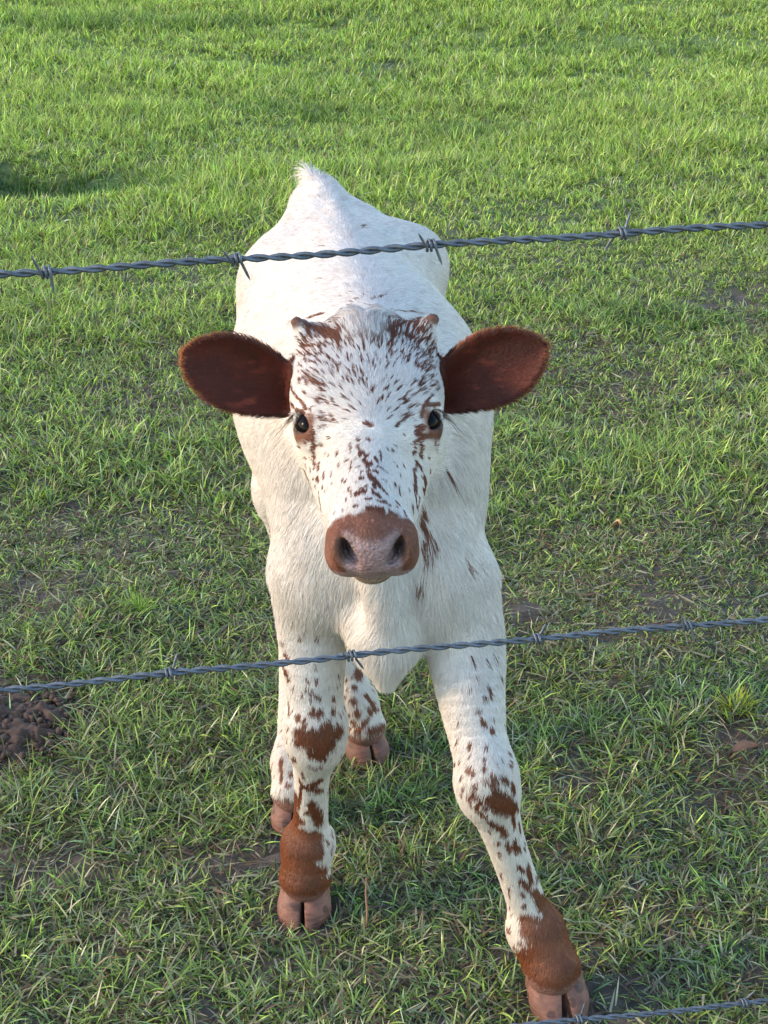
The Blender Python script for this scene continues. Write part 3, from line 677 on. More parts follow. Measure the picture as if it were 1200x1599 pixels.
def ground_material():
    m, N, L, P = mat('pasture_soil')
    tc = node(N, 'ShaderNodeTexCoord')
    n1 = node(N, 'ShaderNodeTexNoise', Scale=26.0, Detail=8.0, Roughness=0.68)
    n2 = node(N, 'ShaderNodeTexNoise', Scale=1.3, Detail=4.0)
    L.new(tc.outputs['Object'], n1.inputs['Vector']); L.new(tc.outputs['Object'], n2.inputs['Vector'])
    c1 = node(N, 'ShaderNodeValToRGB')
    e = c1.color_ramp.elements
    e[0].position, e[0].color = 0.30, (0.036, 0.026, 0.021, 1)
    e[1].position, e[1].color = 0.75, (0.120, 0.090, 0.070, 1)
    L.new(n1.outputs['Fac'], c1.inputs[0])
    c2 = node(N, 'ShaderNodeValToRGB')
    e = c2.color_ramp.elements
    e[0].position, e[0].color = 0.3, (0.070, 0.110, 0.022, 1)
    e[1].position, e[1].color = 0.8, (0.115, 0.160, 0.032, 1)
    L.new(n2.outputs['Fac'], c2.inputs[0])
    a = node(N, 'ShaderNodeAttribute', attribute_name='far')
    mx = node(N, 'ShaderNodeMix', data_type='RGBA')
    L.new(a.outputs['Fac'], mx.inputs['Factor']); L.new(c1.outputs[0], mx.inputs['A']); L.new(c2.outputs[0], mx.inputs['B'])
    L.new(mx.outputs['Result'], P.inputs['Base Color'])
    P.inputs['Roughness'].default_value = 0.95
    b = node(N, 'ShaderNodeBump', Strength=0.9, Distance=0.012)
    L.new(n1.outputs['Fac'], b.inputs['Height']); L.new(b.outputs[0], P.inputs['Normal'])
    return m

M_SKIN, M_FUR, M_HOOF, M_EYE = skin_material(), fur_material(), hoof_material(), eye_material()
M_WIRE, M_BLADE, M_GROUND = wire_material(), blade_material(), ground_material()

# ------------------------------------------------------------------ ground sheet
HOOFS = [(c[0], c[1]) for c, _, _ in FEET]
MOUND = (-0.67, 2.225)
def ground_z(x, y):
    P = np.stack([x, y, 0 * x], 1)
    z = (vnoise(P, 3.5, 1) - 0.5) * 0.030 + (vnoise(P, 0.55, 2) - 0.5) * 0.16 * sstep(3.0, 7.0, y) + (vnoise(P, 14.0, 3) - 0.5) * 0.012
    z = z - 0.13 * np.exp(-(((x + 1.50) / 0.55) ** 2 + ((y - 6.10) / 0.20) ** 2))          # hollow in the turf
    k = np.ones_like(x)
    for hx, hy in HOOFS:
        k = np.minimum(k, sstep(0.05, 0.28, np.hypot(x - hx, y - hy)))
    return z * k - 0.001
def soil(x, y):
    """0 turf .. 1 bare earth"""
    P = np.stack([x, y * 0.8, 0 * x], 1)
    n = vnoise(P, 4.2, 11) * 0.45 + vnoise(P, 13.0, 12) * 0.40 + vnoise(P, 37.0, 13) * 0.15
    thr = 0.650 + 0.17 * sstep(2.4, 5.0, y)
    m = sstep(thr, thr + 0.10, n)
    for cx, cy, rx, ry in ((-0.70, 2.68, 0.12, 0.10), (-0.21, 1.87, 0.10, 0.05), (0.62, 2.17, 0.13, 0.06), (-0.55, 1.86, 0.14, 0.06), (0.26, 1.55, 0.12, 0.07),
                           (0.07, 8.79, 0.10, 0.12), (-0.56, 6.0, 0.13, 0.14), (-1.42, 6.7, 0.10, 0.15), (1.04, 4.57, 0.13, 0.10), (MOUND[0], MOUND[1], 0.17, 0.14)):
        m = np.maximum(m, sstep(1.25, 0.55, np.hypot((x - cx) / rx, (y - cy) / ry) + (n - 0.5) * 1.2))
    return m

def make_ground():
    def line(a, b, step, far):
        core = np.arange(a, b + 1e-6, step)
        g = [core[-1]]; s = step
        while g[-1] < far: s *= 1.22; g.append(g[-1] + s)
        h = [core[0]]; s = step
        while h[-1] > -far: s *= 1.22; h.append(h[-1] - s)
        return np.array(h[:0:-1] + list(core) + g[1:])
    xs = line(-2.2, 2.2, 0.022, 600.0); ys = line(1.1, 6.5, 0.022, 600.0)
    X, Y = np.meshgrid(xs, ys)
    x, y = X.ravel(), Y.ravel()
    r = np.hypot(x, y - 3)
    z = ground_z(x, y) * sstep(60, 20, r)
    s = soil(x, y)
    P = np.stack([x, y, 0 * x], 1)
    z = z + s * (vnoise(P, 45.0, 5) - 0.5) * 0.016 * sstep(12, 7, r)
    nx, ny = len(xs), len(ys)
    i = np.arange(nx - 1)[None, :] + np.arange(ny - 1)[:, None] * nx
    F = np.stack([i, i + 1, i + 1 + nx, i + nx], -1).reshape(-1, 4)
    o = mesh_obj('ground', np.stack([x, y, z], 1), F, M_GROUND)
    f = np.maximum(sstep(3.5, 8.0, y), sstep(1.5, 3.5, np.abs(x) - 0.25 * np.maximum(y, 0))) * (1 - 0.8 * s)
    vcol(o, 'far', np.repeat(f[:, None], 3, 1))
    prop(o, kind='structure')
    return o
make_ground()

# ------------------------------------------------------------------ the calf: skin, claws, eyes, lashes, fur
BASE = np.array([-0.02, 1.95, 0.0])
WHITE = np.array([0.645, 0.605, 0.57]); BROWN = np.array([0.132, 0.043, 0.022]); RUST = np.array([0.165, 0.052, 0.021])
EARB = np.array([0.088, 0.0170, 0.008])
SP = np.array([[float(v) for v in t.split()] for t in SPOTS.replace('\n', '').split(',')]) / 10000.0

# fine streaks of the forehead, laid along the lie of the hair, out of the whorl
WHORL = (0.004, 0.172)
def forehead_streaks():
    R = np.random.default_rng(3); o = []
    from mathutils.bvhtree import BVHTree
    keep = np.linalg.norm(SKIN_V - hd(0, 0.12, -0.05), axis=1) < 0.24
    tri = SKIN_F[keep[SKIN_F].all(1)]
    bv = BVHTree.FromPolygons([tuple(v) for v in SKIN_V], [tuple(int(k) for k in f) for f in tri])
    for _ in range(1100):
        x = R.uniform(-0.072, 0.072); s = R.uniform(-0.005, 0.160)
        dx, ds = x - WHORL[0], s - WHORL[1]; rr = math.hypot(dx, ds)
        dens = 0.18 + 0.82 * float(sstep(0.06, 0.15, np.array(rr))) * (0.45 + 0.55 * min(1.0, abs(x) / 0.03)) * (0.45 + 0.55 * float(sstep(0.015, 0.05, np.array(s))))
        if R.random() > dens: continue
        ln = R.uniform(0.005, 0.014) * (0.7 + rr * 4); a = math.atan2(dx, ds) + R.normal(0, 0.28)
        pts = []
        for q in (0, 0.5, 1.0):
            X, S = x + math.sin(a) * ln * q, s + math.cos(a) * ln * q
            h = bv.ray_cast(Vector(hd(X, S, 0.12)), Vector(-HN), 0.25)
            if h[0] is None: break
            pts.append(h[0])
        if len(pts) < 3: continue
        r = R.uniform(0.00045, 0.00115)
        for p, q in ((pts[0], pts[1]), (pts[1], pts[2])): o.append((*p, *q, r))
    return np.array(o)
def leg_freckles():
    R = np.random.default_rng(17)
    idx = np.flatnonzero((SKIN_V[:, 2] < 0.42) & (SKIN_V[:, 2] > 0.08))
    o = []
    for i in R.choice(idx, 620):
        p = SKIN_V[i]; r = 0.0007 + 0.0022 * R.random() ** 2.2
        if p[1] > 1.9: r *= 1.4
        q = p + np.array([R.normal(0, 0.001), 0, -R.uniform(0.001, 0.005)])
        o.append((*p, *q, r))
    return np.array(o)
SP = np.vstack([SP, forehead_streaks(), leg_freckles()])

def spot_mask(P):
    m = np.zeros(len(P))
    order = np.argsort(P[:, 1]); Ys = P[order, 1]
    wob = (vnoise(P, 190.0, 21) - 0.5) * 0.9 + (vnoise(P, 480.0, 22) - 0.5) * 0.7
    for c in SP:
        a, b, r = c[:3], c[3:6], c[6]
        e = r * 1.6 + 0.001
        i0 = np.searchsorted(Ys, min(a[1], b[1]) - e); i1 = np.searchsorted(Ys, max(a[1], b[1]) + e)
        idx = order[i0:i1]
        Q = P[idx]
        ok = (np.abs(Q - (a + b) / 2) < np.abs(a - b) / 2 + e).all(1)
        idx = idx[ok]; Q = Q[ok]
        if not len(idx): continue
        D = b - a; L2 = D @ D + 1e-12
        t = np.clip(((Q - a) @ D) / L2, 0, 1)
        d = np.linalg.norm(Q - a - t[:, None] * D, axis=1) / r
        m[idx] = np.maximum(m[idx], sstep(1.45 if r > 0.004 else 1.25, 0.55 if r > 0.004 else 0.80, d + wob[idx] * np.clip(0.004 / r, 0.35, 0.9)))
    return m

def head_coords(P):
    q = P - HO
    return q @ HX, q @ HA, q @ HN
def ear_coords(P):
    out = []
    for sd in (-1, 1):
        root, u, v, w, L = EAR[sd]
        q = P - root
        out.append(((q @ u) / L, q @ v, q @ w, sd))
    return out
def claw_dist(P):
    d = np.full(len(P), 9.0)
    for (c, fd, sc) in FEET:
        d = np.minimum(d, np.hypot(P[:, 0] - c[0], P[:, 1] - c[1]) * 0.25 + np.abs(P[:, 2]))
    return d

def regions(P, N):
    x, s, d = head_coords(P)
    R = {}
    inhead = (s > -0.03) & (s < 0.36) & (np.abs(x) < 0.10) & (d > -0.17) & (d < 0.05) & (P[:, 1] < 1.80)
    R['x'], R['s'], R['d'], R['head'] = x, s, d, inhead
    ear = np.zeros(len(P)); inner = np.zeros(len(P)); eu = np.zeros(len(P)); rim = np.zeros(len(P))
    for U, V, W, sd in ear_coords(P):
        e = (U > 0.02) & (U < 1.1) & (np.abs(V) < 0.062) & (np.abs(W) < 0.035) & (np.abs(x) > 0.0845)
        w = EAR[sd][3]
        ear = np.where(e, 1, ear); inner = np.where(e & (N @ w > 0.0), 1, inner); eu = np.where(e, U, eu)
        rim = np.where(e, 1 - np.abs(N @ w), rim)
    R['ear'], R['ear_in'], R['eu'], R['rim'] = ear, inner, eu, rim
    n1 = vnoise(P, 130.0, 31)
    R['muz'] = np.where(inhead, sstep(0.276, 0.283, s + (n1 - 0.5) * 0.010 - np.clip(-d - 0.085, 0, 1) * 1.2), 0)
    pad = np.where(inhead, sstep(0.289, 0.296, s + d * 0.25) * sstep(0.003, -0.002, np.abs(x) - 0.030 - 0.011 * sstep(-0.058, -0.072, d) + (n1 - 0.5) * 0.004) * sstep(-0.089, -0.083, d) * sstep(-0.018, -0.026, d), 0)
    R['pad'] = pad
    R['chin'] = np.where(inhead & (s > 0.272), sstep(-0.082, -0.089, d), 0)
    ed = np.minimum(np.linalg.norm(P - hd(EYE[0] + 0.006, EYE[1], EYE[2] + 0.006), axis=1), np.linalg.norm(P - hd(-EYE[0] - 0.006, EYE[1], EYE[2] + 0.006), axis=1))
    R['eye'] = ed
    R['eyeball'] = np.minimum(*[np.linalg.norm(P - hd(q * (EYE[0] + 0.003), EYE[1], EYE[2] + 0.003), axis=1) for q in (-1, 1)])
    R['low'] = P[:, 2]
    return R

def coat_colour(P, N, R, rnd=None):
    m = spot_mask(P)
    # rusty socks of the forelegs
    nn = (vnoise(P, 70.0, 47) - 0.5) * 0.022 + (vnoise(P, 210.0, 48) - 0.5) * 0.010
    near = np.hypot(P[:, 0] + 0.110, P[:, 1] - 1.762) < 0.07
    m = np.where(near, np.maximum(m, sstep(0.003, -0.003, P[:, 0] + 0.110 - 0.014 - 0.030 * sstep(0.085, 0.070, P[:, 2]) + 0.024 * sstep(0.125, 0.165, P[:, 2]) + nn) * sstep(0.235, 0.215, P[:, 2] + nn * 1.6)), m)
    cx = 0.202 + (0.100 - P[:, 2]) * 0.26
    near = (np.abs(P[:, 0] - cx) < 0.06) & (P[:, 2] < 0.24) & (P[:, 1] < 1.68)
    m = np.where(near, np.maximum(m, sstep(-0.003, 0.003, P[:, 0] - cx - 0.018 * sstep(0.11, 0.18, P[:, 2]) + 0.045 * sstep(0.125, 0.085, P[:, 2]) - 0.004 + nn) * sstep(0.215, 0.190, P[:, 2] + nn)), m)
    if rnd is not None: m = np.clip((m - rnd) / 0.12 + 0.5, 0, 1) * (0.35 + 0.65 * sstep(0.05, 0.5, m))
    m = m * (1 - 0.65 * R['head'] * sstep(0.030, 0.012, np.abs(R['x'])) * sstep(0.060, 0.035, R['s']))
    n1 = vnoise(P, 9.0, 41); n2 = vnoise(P, 60.0, 42)
    c = WHITE * (0.93 + 0.10 * n1)[:, None] * (0.96 + 0.08 * n2)[:, None]
    # creamy staining low on the trunk and legs
    st = np.clip((0.62 - P[:, 2]) / 0.6, 0, 1) * 0.5 + 0.15 * n1
    c = c * (1 - st[:, None] * np.array([0.05, 0.13, 0.26]))
    br = np.where(R['head'][:, None], BROWN, RUST * 0.85)
    br = br * (0.75 + 0.5 * vnoise(P, 75.0, 43))[:, None]
    low = sstep(0.20, 0.12, P[:, 2])[:, None]
    br = br * (1 - low) + RUST * (0.75 + 0.5 * vnoise(P, 75.0, 44))[:, None] * low
    c = c * (1 - m[:, None]) + br * m[:, None]
    e = sstep(0.0275, 0.0215, R['eye'] + (n2 - 0.5) * 0.004)[:, None] * R['head'][:, None]
    e = e * sstep(-0.010, 0.010, R['s'] - EYE[1] - 0.5 * (np.abs(R['x']) - EYE[0] - 0.01) + (n1 - 0.5) * 0.022)[:, None]
    c = c * (1 - e) + np.array([0.165, 0.062, 0.032]) * (0.75 + 0.5 * n2)[:, None] * e
    e = (sstep(0.0232, 0.0210, R['eyeball']) * R['head'])[:, None]
    c = c * (1 - e) + np.array([0.040, 0.017, 0.011]) * e
    e = R['muz'][:, None]
    mz = np.array([0.160, 0.060, 0.033]) * (0.8 + 0.4 * n2)[:, None]
    c = c * (1 - e) + mz * e
    e = R['chin'][:, None]
    c = c * (1 - e) + np.array([0.25, 0.165, 0.115]) * e
    e = R['pad'][:, None]
    c = c * (1 - e) + np.array([0.205, 0.128, 0.126]) * (0.75 + 0.5 * vnoise(P, 110.0, 45))[:, None] * e
    # dark inside the nostrils
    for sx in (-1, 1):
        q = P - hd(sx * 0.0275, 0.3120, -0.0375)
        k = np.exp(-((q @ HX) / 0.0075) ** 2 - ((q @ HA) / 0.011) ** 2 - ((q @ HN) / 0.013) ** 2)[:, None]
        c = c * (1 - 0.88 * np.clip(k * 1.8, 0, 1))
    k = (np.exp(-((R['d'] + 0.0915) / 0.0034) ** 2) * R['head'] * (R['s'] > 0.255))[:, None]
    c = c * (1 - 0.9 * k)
    e = R['ear'][:, None]
    rim = np.clip((R['rim'] - 0.55) / 0.4, 0, 1)[:, None]
    ec = EARB * (0.75 + 0.5 * n2)[:, None]
    out = np.array([0.38, 0.140, 0.055])  # orange of ear rim and back, with the backlit rim glow painted in
    ec = ec * (1 + 1.3 * sstep(0.62, 0.8, vnoise(P * np.array([0.35, 1, 1.0]), 170.0, 46)) * sstep(0.75, 0.3, R['eu']))[:, None]
    ec = np.where(R['ear_in'][:, None] > 0, ec * (1 - rim) + out * rim, out)
    ec = np.where(R['eu'][:, None] < 0.30, EARB * 1.1, ec)
    c = c * (1 - e) + ec * e
    for sx in (-1, 1):
        k = sstep(0.0145, 0.0085, np.linalg.norm(P - hd(sx * 0.0800, 0.007, 0.000), axis=1) + (n2 - 0.5) * 0.004)[:, None]
        c = c * (1 - k) + np.array([0.150, 0.075, 0.052]) * k
    # hairless band above the claws
    cor = np.zeros(len(P))
    for (cc, fd, sc) in FEET:
        near = np.hypot(P[:, 0] - cc[0], P[:, 1] - cc[1]) < 0.07
        cor = np.where(near, sstep(0.069, 0.061, P[:, 2] + (n2 - .5) * 0.006), cor)
    e = cor[:, None]
    c = c * (1 - e) + np.array([0.135, 0.058, 0.042]) * (0.8 + 0.4 * n2)[:, None] * e
    R['coronet'] = cor; R['spot'] = m
    return np.clip(c, 0.004, 0.9)

REG = regions(SKIN_V, SKIN_N)
COATC = coat_colour(SKIN_V, SKIN_N, REG)
calf = mesh_obj('calf', SKIN_V - BASE, SKIN_F, M_SKIN)
calf.location = BASE
vcol(calf, 'coat', COATC)
vcol(calf, 'wet', np.repeat((REG['pad'] * 0.9)[:, None], 3, 1))
prop(calf, 'young white calf with red-brown speckles facing the barbed wire, brown ears spread', 'calf')
for cv, cf in CLAWS:
    mesh_obj('hoof_claw', cv - BASE, cf, M_HOOF, calf)

def uv_ball(c, r, nu=32, nv=20):
    u = np.linspace(0, 2 * math.pi, nu, endpoint=False); v = np.linspace(0, math.pi, nv)
    V = np.array([[c[0] + r * math.sin(b) * math.cos(a), c[1] + r * math.sin(b) * math.sin(a), c[2] + r * math.cos(b)] for b in v for a in u])
    F = [[i * nu + j, i * nu + (j + 1) % nu, (i + 1) * nu + (j + 1) % nu, (i + 1) * nu + j] for i in range(nv - 1) for j in range(nu)]
    F = [f[::-1] for f in F]
    return V, np.array(F)
def tube(path, rad, seg=8):
    path = np.asarray(path, float); n = len(path)
    rad = np.broadcast_to(np.asarray(rad, float), (n,))
    T = np.gradient(path, axis=0); T /= np.linalg.norm(T, axis=1, keepdims=True) + 1e-12
    ref = np.array([0.0, 0.0, 1.0]) if abs(T[0][2]) < 0.9 else np.array([1.0, 0, 0])
    U = np.zeros_like(path)
    u = ref - T[0] * (ref @ T[0]); u /= np.linalg.norm(u)
    for i in range(n):
        u = u - T[i] * (u @ T[i]); u /= np.linalg.norm(u) + 1e-12; U[i] = u
    W = np.cross(T, U)
    a = np.linspace(0, 2 * math.pi, seg, endpoint=False)
    V = (path[:, None, :] + rad[:, None, None] * (np.cos(a)[None, :, None] * U[:, None, :] + np.sin(a)[None, :, None] * W[:, None, :])).reshape(-1, 3)
    F = [[i * seg + j, i * seg + (j + 1) % seg, (i + 1) * seg + (j + 1) % seg, (i + 1) * seg + j] for i in range(n - 1) for j in range(seg)]
    return V, F
def join(parts):
    Vs, Fs, k = [], [], 0
    for V, F in parts:
        Vs.append(np.asarray(V)); Fs.append(np.asarray(F) + k); k += len(V)
    return np.vstack(Vs), np.vstack(Fs)

M_LASH = plain('lash', (0.06, 0.025, 0.016), 0.5)
for sx in (-1, 1):
    ec = hd(sx * (EYE[0] + 0.003), EYE[1], EYE[2] + 0.003)
    V, F = uv_ball(ec - BASE, 0.0195)
    eye = mesh_obj('eye', V, F, M_EYE, calf)
    parts = []
    R = np.random.default_rng(5 + sx)
    for k in range(26):
        t = k / 25.0
        # along the upper lid, from the inner to the outer corner
        ang = math.radians(200 - 190 * t)
        p0 = hd(sx * (EYE[0] + 0.0150 + 0.0065 * t), EYE[1] - 0.0125 - 0.004 * math.sin(t * 3.1), EYE[2] + 0.0165 - 0.010 * t)
        dr = HX * sx * (0.55 + 0.75 * t + R.normal(0, .08)) + HA * (0.25 + R.normal(0, .12)) + HN * (0.55 - 0.5 * t) + np.array([0, 0, -0.15 - 0.55 * t])
        dr /= np.linalg.norm(dr); ln = (0.012 + 0.020 * t * t) * R.uniform(0.8, 1.15)
        pth = [p0 + dr * ln * q + np.array([0, 0, -0.010]) * q * q * ln / 0.02 * 0.7 for q in np.linspace(0, 1, 5)]
        parts.append(tube(np.array(pth) - BASE, np.linspace(0.00042, 0.00010, 5), 4))
    V, F = join(parts)
    mesh_obj('eyelashes', V, F, M_LASH, calf)

# ---- fur
def unit(v): return v / (np.linalg.norm(v, axis=1, keepdims=True) + 1e-9)
def flow_field(P, N, R):
    fx = np.zeros_like(P)
    xc = -0.008 - (P[:, 1] - 1.9) * 0.17
    side = np.clip((P[:, 0] - xc) / 0.05, -1, 1)
    fx[:, 0] = 0.75 * side; fx[:, 1] = 0.85; fx[:, 2] = -0.55
    front = sstep(1.90, 1.72, P[:, 1]) * sstep(0.80, 0.70, P[:, 2])
    fx = fx * (1 - front[:, None]) + np.stack([0.25 * side, 0.25 + 0 * side, -1.0 + 0 * side], 1) * front[:, None]
    leg = sstep(0.50, 0.40, P[:, 2])[:, None]
    fx = fx * (1 - leg) + np.array([0, 0.10, -1.0]) * leg
    h = R['head']
    dx = (R['x'] - WHORL[0]); ds = (R['s'] - WHORL[1])
    rr = np.hypot(dx, ds) + 1e-4
    rad = (HX[None] * (dx / rr)[:, None] + HA[None] * (ds / rr)[:, None] - HN[None] * (np.clip(-R['d'] - 0.03, 0, 0.1) * 8)[:, None])
    tuft = HX[None] * (np.sign(R['x']) * 0.35)[:, None] + HA[None] * 0.35
    up = sstep(0.03, 0.005, R['s'])[:, None]
    rad = rad * (1 - up) + (rad * 0.4 + tuft) * up
    fx = np.where(h[:, None], rad, fx)
    for U, V, W, sd in ear_coords(P):
        e = (R['ear'] > 0) & (np.sign(P[:, 0] + 0.02) == sd)
        u, v, w = EAR[sd][1:4]
        f = u[None] * 0.9 + v[None] * (V * 22)[:, None]
        fx = np.where(e[:, None], f, fx)
    return fx

def make_fur():
    Ft = np.vstack([SKIN_F[:, [0, 1, 2]], SKIN_F[:, [0, 2, 3]]])
    A, B, C = SKIN_V[Ft[:, 0]], SKIN_V[Ft[:, 1]], SKIN_V[Ft[:, 2]]
    area = np.linalg.norm(np.cross(B - A, C - A), axis=1) / 2
    G = REG
    dens = np.full(len(SKIN_V), 240e3)
    dens = np.where(SKIN_V[:, 1] > 2.50, 120e3, dens)
    dens = np.where(SKIN_V[:, 2] < 0.48, 420e3, dens)
    dens = np.where(G['head'], np.where(G['d'] > -0.09, 900e3, 300e3), dens)
    dens = np.where(G['ear'] > 0, 850e3, dens)
    dens = np.where((G['pad'] > 0.3) | (G['coronet'] > 0.6), 0, dens)
    dens = np.where(G['muz'] > 0.5, dens * 0.8, dens)
    inside_eye = np.minimum(*[np.linalg.norm(SKIN_V - hd(sx * (EYE[0] + 0.003), EYE[1], EYE[2] + 0.003), axis=1) for sx in (-1, 1)])
    dens = np.where(inside_eye < 0.0215, 0, dens)
    for sx in (-1, 1):
        q = SKIN_V - hd(sx * 0.0290, 0.3180, -0.0370)
        k = np.sqrt(((q @ HX) / 0.010) ** 2 + ((q @ HA) / 0.022) ** 2 + ((q @ HN) / 0.017) ** 2)
        dens = np.where(k < 1, 0, dens)
    wt = area * dens[Ft].mean(1)
    n = int(wt.sum())
    R0 = np.random.default_rng(12)
    cum = np.cumsum(wt); t = np.searchsorted(cum, R0.random(n) * cum[-1])
    t = np.minimum(t, len(Ft) - 1)
    a, b = R0.random(n), R0.random(n)
    fl = a + b > 1; a[fl], b[fl] = 1 - a[fl], 1 - b[fl]
    w = np.stack([1 - a - b, a, b], 1)
    tri = Ft[t]
    P = (SKIN_V[tri] * w[:, :, None]).sum(1); N = unit((SKIN_N[tri] * w[:, :, None]).sum(1))
    R = regions(P, N)
    c = coat_colour(P, N, R, R0.uniform(0.08, 0.92, n))
    f = flow_field(P, N, R)
    f = unit(f - N * (f * N).sum(1, keepdims=True))
    # clumping: nearby hairs lean the same way
    for sc, amp in ((30.0, 0.40), (110.0, 0.38), (300.0, 0.20)):
        g = np.stack([vnoise(P, sc, 50 + k) - 0.5 for k in range(3)], 1)
        f = f + g * amp
    f = f + R0.normal(0, 0.10, f.shape)
    f = unit(f - N * (f * N).sum(1, keepdims=True))
    L = np.full(n, 0.0165)
    L = np.where(P[:, 2] < 0.46, 0.0095, L)
    chest = sstep(1.95, 1.75, P[:, 1]) * sstep(0.85, 0.75, P[:, 2]) * sstep(0.46, 0.52, P[:, 2])
    L = L + chest * 0.010
    hs = R['s']
    L = np.where(R['head'], np.where(hs < 0.16, 0.0105, 0.0052), L)
    poll = np.where(R['head'], sstep(0.050, 0.012, hs) * sstep(0.062, 0.045, np.abs(R['x'])), 0)
    L = L + poll * 0.008
    L = np.where(R['head'] & (np.abs(R['x']) > 0.066) & (hs < 0.025), 0.0040, L)            # horn buds nearly bare
    L = np.where(R['muz'] > 0.5, 0.0032, L)
    L = np.where(R['chin'] > 0.5, 0.0040, L)
    L = np.where(R['eye'] < 0.029, 0.0028, L)
    L = np.where(R['ear'] > 0, np.where(R['ear_in'] > 0, 0.0115 * (1.15 - 0.55 * R['eu']), 0.0070), L)
    rim = (R['ear'] > 0) & (R['rim'] > 0.6)
    L = np.where(rim, 0.0105, L)
    tail = sstep(2.44, 2.49, P[:, 1]) * sstep(0.84, 0.87, P[:, 2])
    L = L + tail * 0.004 + sstep(0.022, 0.008, np.linalg.norm(P - np.array([-0.126, 2.508, 0.900]), axis=1)) * 0.014
    L = np.where((P[:, 1] > 2.52) & (P[:, 2] < 0.58), 0.05, L)
    L = L * R0.uniform(0.65, 1.2, n)
    lift = np.full(n, 0.15); lift = np.where(R['head'], 0.30, lift) + 0.25 * poll + 0.5 * tail
    lift = np.where(R['ear'] > 0, 0.26, lift); lift = np.where(R['muz'] > 0.5, 0.10, lift)
    # hair springing from the ridge of the rim stands outwards
    lift = np.where(rim, 0.9, lift)
    lift = lift * R0.uniform(0.6, 1.5, n)
    u = np.array([0.0, 0.33, 0.68, 1.0])
    D0 = unit(f + N * lift[:, None])
    g = np.array([0, 0, -1.0])
    pts = np.zeros((n, 4, 3))
    for k, q in enumerate(u):
        pts[:, k] = P + N * 0.0002 + L[:, None] * (f * (q * (1 - 0.12 * q)) + N * (lift * (q - 0.55 * q * q))[:, None] + g * (0.10 * q * q))
    rad = np.where(R['head'] | (R['ear'] > 0), 0.00020, 0.00026)
    rad = np.where(P[:, 2] < 0.46, 0.00025, rad)
    rr = rad[:, None] * np.array([1.0, 0.95, 0.7, 0.12])[None]
    c = c * R0.uniform(0.84, 1.14, n)[:, None]
    st = sstep(0.60, 0.80, vnoise(P * np.array([1.0, 0.45, 0.55]), 150.0, 57)) * sstep(0.42, 0.50, P[:, 2]) * (~R['head']) * (R['ear'] == 0)
    c = c * (1 - st[:, None] * R0.uniform(0.02, 0.28, (n, 1)) * np.array([0.75, 0.95, 1.0]))
    c = np.clip(c, 0.004, 0.92)
    cu = bpy.data.hair_curves.new('fur')
    cu.add_curves([4] * n)
    cu.attributes['position'].data.foreach_set('vector', (pts - BASE).astype(np.float32).ravel())
    ra = cu.attributes.get('radius') or cu.attributes.new('radius', 'FLOAT', 'POINT')
    ra.data.foreach_set('value', rr.astype(np.float32).ravel())
    ca = cu.attributes.new('hair_color', 'FLOAT_COLOR', 'CURVE')
    c4 = np.ones((n, 4), np.float32); c4[:, :3] = c
    ca.data.foreach_set('color', c4.ravel())
    na = cu.attributes.new('skin_normal', 'FLOAT_VECTOR', 'CURVE')
    na.data.foreach_set('vector', N.astype(np.float32).ravel())
    cu.materials.append(M_FUR)
    o = bpy.data.objects.new('fur', cu); COL.objects.link(o); o.parent = calf
    prop(o, kind='stuff')
    print('hairs', n)
if DO_FUR: make_fur()

# ------------------------------------------------------------------ barbed wire
TWIST = 0.0295
def wire_path(x, z0, dz):
    return np.stack([x, 0.98 + 0.17 * x, z0 + dz * x], 1)
WIRES = [(1.2135, 0.012, [-0.216, -0.095, 0.032, 0.159], 'topmost barbed wire, passing over the back of the calf'),
         (0.9050, 0.003, [-0.158, -0.024, 0.115, 0.230], 'middle barbed wire, crossing in front of the forelegs and brisket of the calf'),
         (0.5215, -0.032, [0.170, 0.318], 'lowest barbed wire, cutting the bottom right corner by the hoof')]
def make_barb(rs, zup):
    """two-point barb wound round both strands; local x runs along the wire"""
    n = 40; turns = 2.0
    t = np.linspace(0, 1, n)
    a = rs.choice([0.0, math.pi]) + rs.uniform(-0.45, 0.45) + t * turns * 2 * math.pi
    ro = 0.0037
    core = np.stack([(t - 0.5) * 0.0056, ro * np.cos(a), ro * np.sin(a)], 1)
    def tail(p, tg, ln, sgn):
        d = tg / np.linalg.norm(tg); d = d + np.array([sgn * rs.uniform(-0.1, 0.45), 0, 0]); d /= np.linalg.norm(d)
        return np.array([p + d * ln * q for q in np.linspace(0.12, 1, 6)])
    e1 = tail(core[-1], core[-1] - core[-2], rs.uniform(0.0115, 0.0145), 1)
    e0 = tail(core[0], core[0] - core[1], rs.uniform(0.0115, 0.0145), -1)[::-1]
    path = np.vstack([e0, core, e1])
    r = np.full(len(path), 0.00098); r[0] = 0.0001; r[1] = 0.0007; r[-1] = 0.0001; r[-2] = 0.0007
    return tube(path, r, 8)
